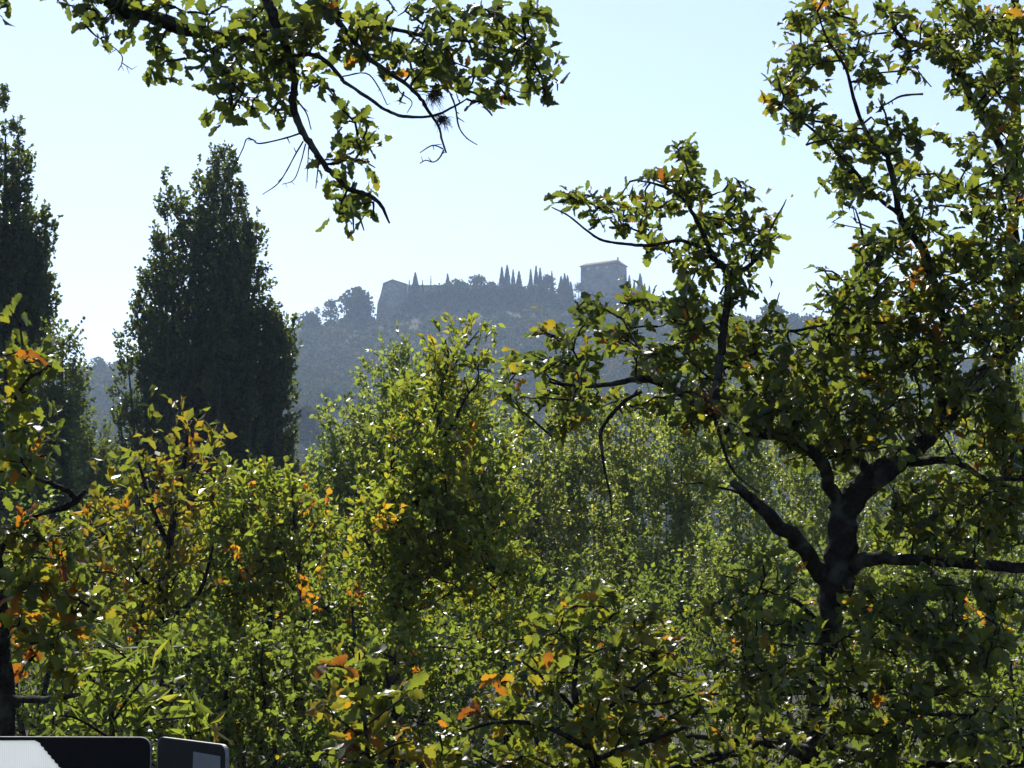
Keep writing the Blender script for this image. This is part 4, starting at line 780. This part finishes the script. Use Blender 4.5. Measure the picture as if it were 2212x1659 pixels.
# ---- buildings
def prism(acc, front, depth_vec):
    """front: list of world points (polygon facing the viewer), extruded along depth_vec"""
    f = np.array(front); n = len(f); b = f + np.array(depth_vec)
    V = np.vstack([f, b]); q = [(i, n + i, n + (i + 1) % n, (i + 1) % n) for i in range(n)]
    c = f.mean(0); cb = b.mean(0); V = np.vstack([V, c, cb])
    t = [(i, (i + 1) % n, 2 * n) for i in range(n)] + [(n + (i + 1) % n, n + i, 2 * n + 1) for i in range(n)]
    acc.add(V, q, t)
BD = 800
# castle tower: two visible faces, roof with a rising ridge
tw = thing('castle_tower', P(1303, 650, BD + 6), 'square stone castle tower with a low tiled roof on the hilltop', 'tower')
FL, FR, BRt = (1254.5, 575.5), (1333, 568), (1353.5, 576)
dFL, dFR, dBR = BD + 4, BD - 1, BD + 9
def col(p, y, d): return P(p[0], y, d)
def wallmesh():
    a = Acc(); yb = 660
    pts = [FL, FR, BRt]; ds = [dFL, dFR, dBR]
    t = [P(p[0], p[1], d) for p, d in zip(pts, ds)]; bpx = [1253.6, 1333, 1356]
    b = [P(x, yb, d) for x, d in zip(bpx, ds)]
    t.append(t[0] + (t[2] - t[1])); b.append(b[0] + (b[2] - b[1]))
    V = np.array(t + b); a.add(V, [(0, 4, 5, 1), (1, 5, 6, 2), (2, 6, 7, 3), (3, 7, 4, 0)], [])
    a.build('wall', M['stone'], tw)
    # roof
    e = .55; tv = [np.array(x) for x in t]; c = sum(tv) / 4
    eav = [x + (x - c) / np.linalg.norm(x - c) * e for x in tv]; eav = [x + np.array([0, 0, .08]) for x in eav]
    rA = P(1266, 568.6, dFL + 3); rB = P(1334.7, 560.4, dFR + 3.5)
    up = np.array([0, 0, .25]); V = [*eav, *[x - up for x in eav], rA, rB]
    a = Acc(); a.add(V, [(0, 1, 9, 8), (2, 3, 8, 9), (0, 4, 5, 1), (1, 5, 6, 2), (2, 6, 7, 3), (3, 7, 4, 0), (4, 7, 6, 5)], [(1, 2, 9), (3, 0, 8)])
    rf = a.build('roof', M['tile'], tw)
    ch = rB + np.array([.0, .2, -.3]); a = Acc(); s = .28
    prism(a, [ch + np.array([-s, -s, 0]), ch + np.array([s, -s, 0]), ch + np.array([s, -s, 1.1]), ch + np.array([-s, -s, 1.1])], (0, 2 * s, 0)); a.build('chimney', M['stone'], rf)
    # windows in the front face
    fx = unit(t[1] - t[0]); nrm = unit(np.cross(fx, np.array([0, 0, 1.0])))
    for k, (x, y) in enumerate([(1271, 580.5), (1290.5, 578.5), (1310.5, 576.5)]):
        s = (x - FL[0]) / (FR[0] - FL[0]); q0 = P(x, y, dFL + (dFR - dFL) * s) + nrm * .03
        wv, hv = .62, .6
        a = Acc(); fr = .1
        for (u0, u1, v0, v1) in [(-wv, wv, hv - fr, hv), (-wv, wv, -hv, -hv + fr), (-wv, -wv + fr, -hv + fr, hv - fr), (wv - fr, wv, -hv + fr, hv - fr)]:
            prism(a, [q0 + fx * u0 + np.array([0, 0, v0]), q0 + fx * u1 + np.array([0, 0, v0]), q0 + fx * u1 + np.array([0, 0, v1]), q0 + fx * u0 + np.array([0, 0, v1])], nrm * .05)
        w_ = a.build('window', M['stone'], tw)
        a = Acc(); a.add([q0 + fx * (-wv + fr) + np.array([0, 0, -hv + fr]), q0 + fx * (wv - fr) + np.array([0, 0, -hv + fr]), q0 + fx * (wv - fr) + np.array([0, 0, hv - fr]), q0 + fx * (-wv + fr) + np.array([0, 0, hv - fr])], [(0, 1, 2, 3)])
        a.build('shutter', M['shutter'], w_)
wallmesh()
# gabled bastion building
bb = thing('bastion_house', P(850, 690, BD), 'gabled stone building on a leaning bastion wall at the left end of the castle', 'building')
a = Acc(); prism(a, [P(x, y, BD) for x, y in [(812.5, 690), (815.5, 655), (821, 639), (827.5, 613.5), (847.5, 605), (878, 615), (884, 690)]], (0, 14, 0)); a.build('wall', M['stone'], bb)
a = Acc()
prism(a, [P(x, y, BD - .4) for x, y in [(826.3, 611.8), (847.6, 603.0), (847.6, 604.6), (826.3, 613.4)]], (0, 15, 0)); prism(a, [P(x, y, BD - .4) for x, y in [(847.7, 603.0), (880, 613.4), (880, 614.9), (847.7, 604.6)]], (0, 15, 0)); a.build('roof', M['tile'], bb)
wl = thing('castle_wall', P(950, 680, BD + 1), 'long low stone curtain wall running right from the bastion house', 'wall')
a = Acc(); prism(a, [P(x, y, BD + 1) for x, y in [(884.5, 690), (882, 616), (905, 618), (930, 616.5), (960, 616), (1075, 616.5), (1080, 690)]], (0, 1.2, 0)); a.build('masonry', M['stone'], wl)
a = Acc(); prism(a, [P(x, y, BD + .8) for x, y in [(881, 615.2), (905, 617.2), (930, 615.7), (960, 615.2), (1076, 615.7), (1076, 616.4), (960, 615.9), (930, 616.4), (905, 617.9), (881, 615.9)]], (0, 1.6, 0)); a.build('coping', M['tile'], wl)

# ------------------------------------------------------------------ road signs
def rounded(wd, ht, r, n=6):
    pts = []
    for cx, cy, a0 in [(wd - r, r, -90), (wd - r, ht - r, 0), (r, ht - r, 90), (r, r, 180)]:
        for k in range(n + 1):
            an = R(a0 + 90 * k / n); pts.append((cx + r * math.cos(an), cy + r * math.sin(an)))
    return pts
def stepped(a, b, step):
    """staircase of retro-reflective cells along a slanted edge"""
    n = max(1, int(math.hypot(b[0] - a[0], b[1] - a[1]) / step)); out = []
    for k in range(n):
        t0, t1 = k / n, (k + 1) / n
        x0, y0 = a[0] + (b[0] - a[0]) * t0, a[1] + (b[1] - a[1]) * t0
        x1, y1 = a[0] + (b[0] - a[0]) * t1, a[1] + (b[1] - a[1]) * t1
        out += [(x0, y0), (x0 + (x1 - x0) * .8, y0 + (y1 - y0) * .35)]
    return out
def plate(name, outer, holes, m, parent, thick=.002, zoff=0.0):
    """flat board in its local x (right) / z (up) plane; y is towards its back"""
    bm = bmesh.new(); loops = [[Vector((p[0], p[1], 0)) for p in loop] for loop in [outer] + holes]
    vs = [bm.verts.new((p.x, zoff, p.y)) for loop in loops for p in loop]
    for tri in tessellate_polygon(loops):
        try: bm.faces.new([vs[k] for k in tri])
        except ValueError: pass
    r = bmesh.ops.extrude_face_region(bm, geom=bm.faces[:]); vs = [v for v in r['geom'] if isinstance(v, bmesh.types.BMVert)]
    bmesh.ops.translate(bm, vec=(0, thick, 0), verts=vs); bmesh.ops.recalc_face_normals(bm, faces=bm.faces)
    me = bpy.data.meshes.new(name); bm.to_mesh(me); bm.free(); me.materials.append(m)
    for p in me.polygons: p.use_smooth = False
    o = bpy.data.objects.new(name, me); COL.objects.link(o); o.parent = parent
    return o
def chevron_sign(label, corner, ax, wd, ht, chev, group, sheet='white'):
    """corner: world point of the board's top-right corner; ax: horizontal unit vector along the board"""
    ax = unit(np.array(ax, float)); loc = corner - ax * wd - np.array([0, 0, ht])
    gz = float(terrain(loc[0], loc[1]))
    root = thing('chevron_sign', loc, label, 'road sign', group)
    ang = math.atan2(ax[1], ax[0]); root.rotation_euler = (0, 0, ang)
    outer = rounded(wd, ht, .026)
    plate('board', outer, [chev], M['black'], root, .003)
    plate('chevron', chev, [], M[sheet], root, .003)
    # folded rim round the board
    rim_o = rounded(wd + .004, ht + .004, .028); rim_o = [(x - .002, y - .002) for x, y in rim_o]
    rim_i = [(x, y) for x, y in rounded(wd - .0006, ht - .0006, .026)]; rim_i = [(x + .0003, y + .0003) for x, y in rim_i]
    plate('rim', rim_o, [rim_i], M['edge'], root, .010, .0)
    px = wd / 2
    a = Acc(); tube(a, [np.array([px, .055, gz - loc[2] - .3]), np.array([px, .055, ht - .06])], [.03, .03], 14)
    # tube() works in local axes here: parent offset is removed in build(), so add it back
    a.v = [v + np.array(root.location, np.float32) for v in a.v]; a.build('post', M['steel'], root)
    for zz in (.12, ht - .12):
        plate('clamp', [(px - .05, zz - .015), (px + .05, zz - .015), (px + .05, zz + .015), (px - .05, zz + .015)], [], M['steel'], root, .03, .025)
    return root
SD = 6.0; u = SD / F
top_r = P(325, 1594, SD); ax1 = P(325, 1594, SD) - P(0, 1589.5, SD + .02); ax1[2] = 0
wd = .60
xx = lambda px: wd + (px - 325) * u
zz = lambda py: .60 - (py - 1594) * u
c1 = [(xx(-60), zz(1601)), (xx(72), zz(1600))] + stepped((xx(78), zz(1603)), (xx(290), zz(1844)), .014) + [(xx(290), zz(1846))] + stepped((xx(290), zz(1848)), (xx(72), zz(2088)), .010) + [(xx(-60), zz(2088)), (xx(150), zz(1844))]
chevron_sign('black chevron board with glowing white arrow at the bottom left corner', top_r, ax1, wd, .60, c1, 'chevron road sign boards')
p2a, p2b = P(341, 1592, SD + .14), P(487, 1611, SD - .19)
ax2 = p2b - p2a; L2 = float(np.linalg.norm(ax2[:2])); wd2 = L2
k2 = lambda f: wd2 * f
c2 = [(k2(.54), .575), (k2(.93), .572), (k2(.93), .30), (k2(.86), .03), (k2(.40), .03), (k2(.50), .30), (k2(.50), .34)]
chevron_sign('angled black board with a dull white patch painted grey just right of the glowing arrow board', p2b, (ax2[0], ax2[1], 0), wd2, .60, c2, 'chevron road sign boards', 'shadowed')

# ------------------------------------------------------------------ haze
m, n, l, out = mat('haze_air'); v = n.new('ShaderNodeVolumePrincipled')
v.inputs['Color'].default_value = (.525, .70, .95, 1); v.inputs['Density'].default_value = .00028; v.inputs['Anisotropy'].default_value = .25
l.new(v.outputs[0], out.inputs['Volume'])
try: m.cycles.homogeneous_volume = True
except Exception: pass
me = bpy.data.meshes.new('haze'); bm = bmesh.new(); bmesh.ops.create_cube(bm, size=1)
for vv in bm.verts:
    vv.co.x *= 6400; vv.co.y = -400 if vv.co.y < 0 else 4700; vv.co.z = -12 if vv.co.z < 0 else 150
bm.to_mesh(me); bm.free(); me.materials.append(m)
hz = bpy.data.objects.new('haze', me); COL.objects.link(hz); tag(hz, 'thin blue autumn haze in the air between trees and hill', 'haze', kind='stuff')

tot = sum(len(o.data.polygons) for o in S.objects if o.type == 'MESH'); print('POLYS', tot, 'OBJ', len(S.objects))
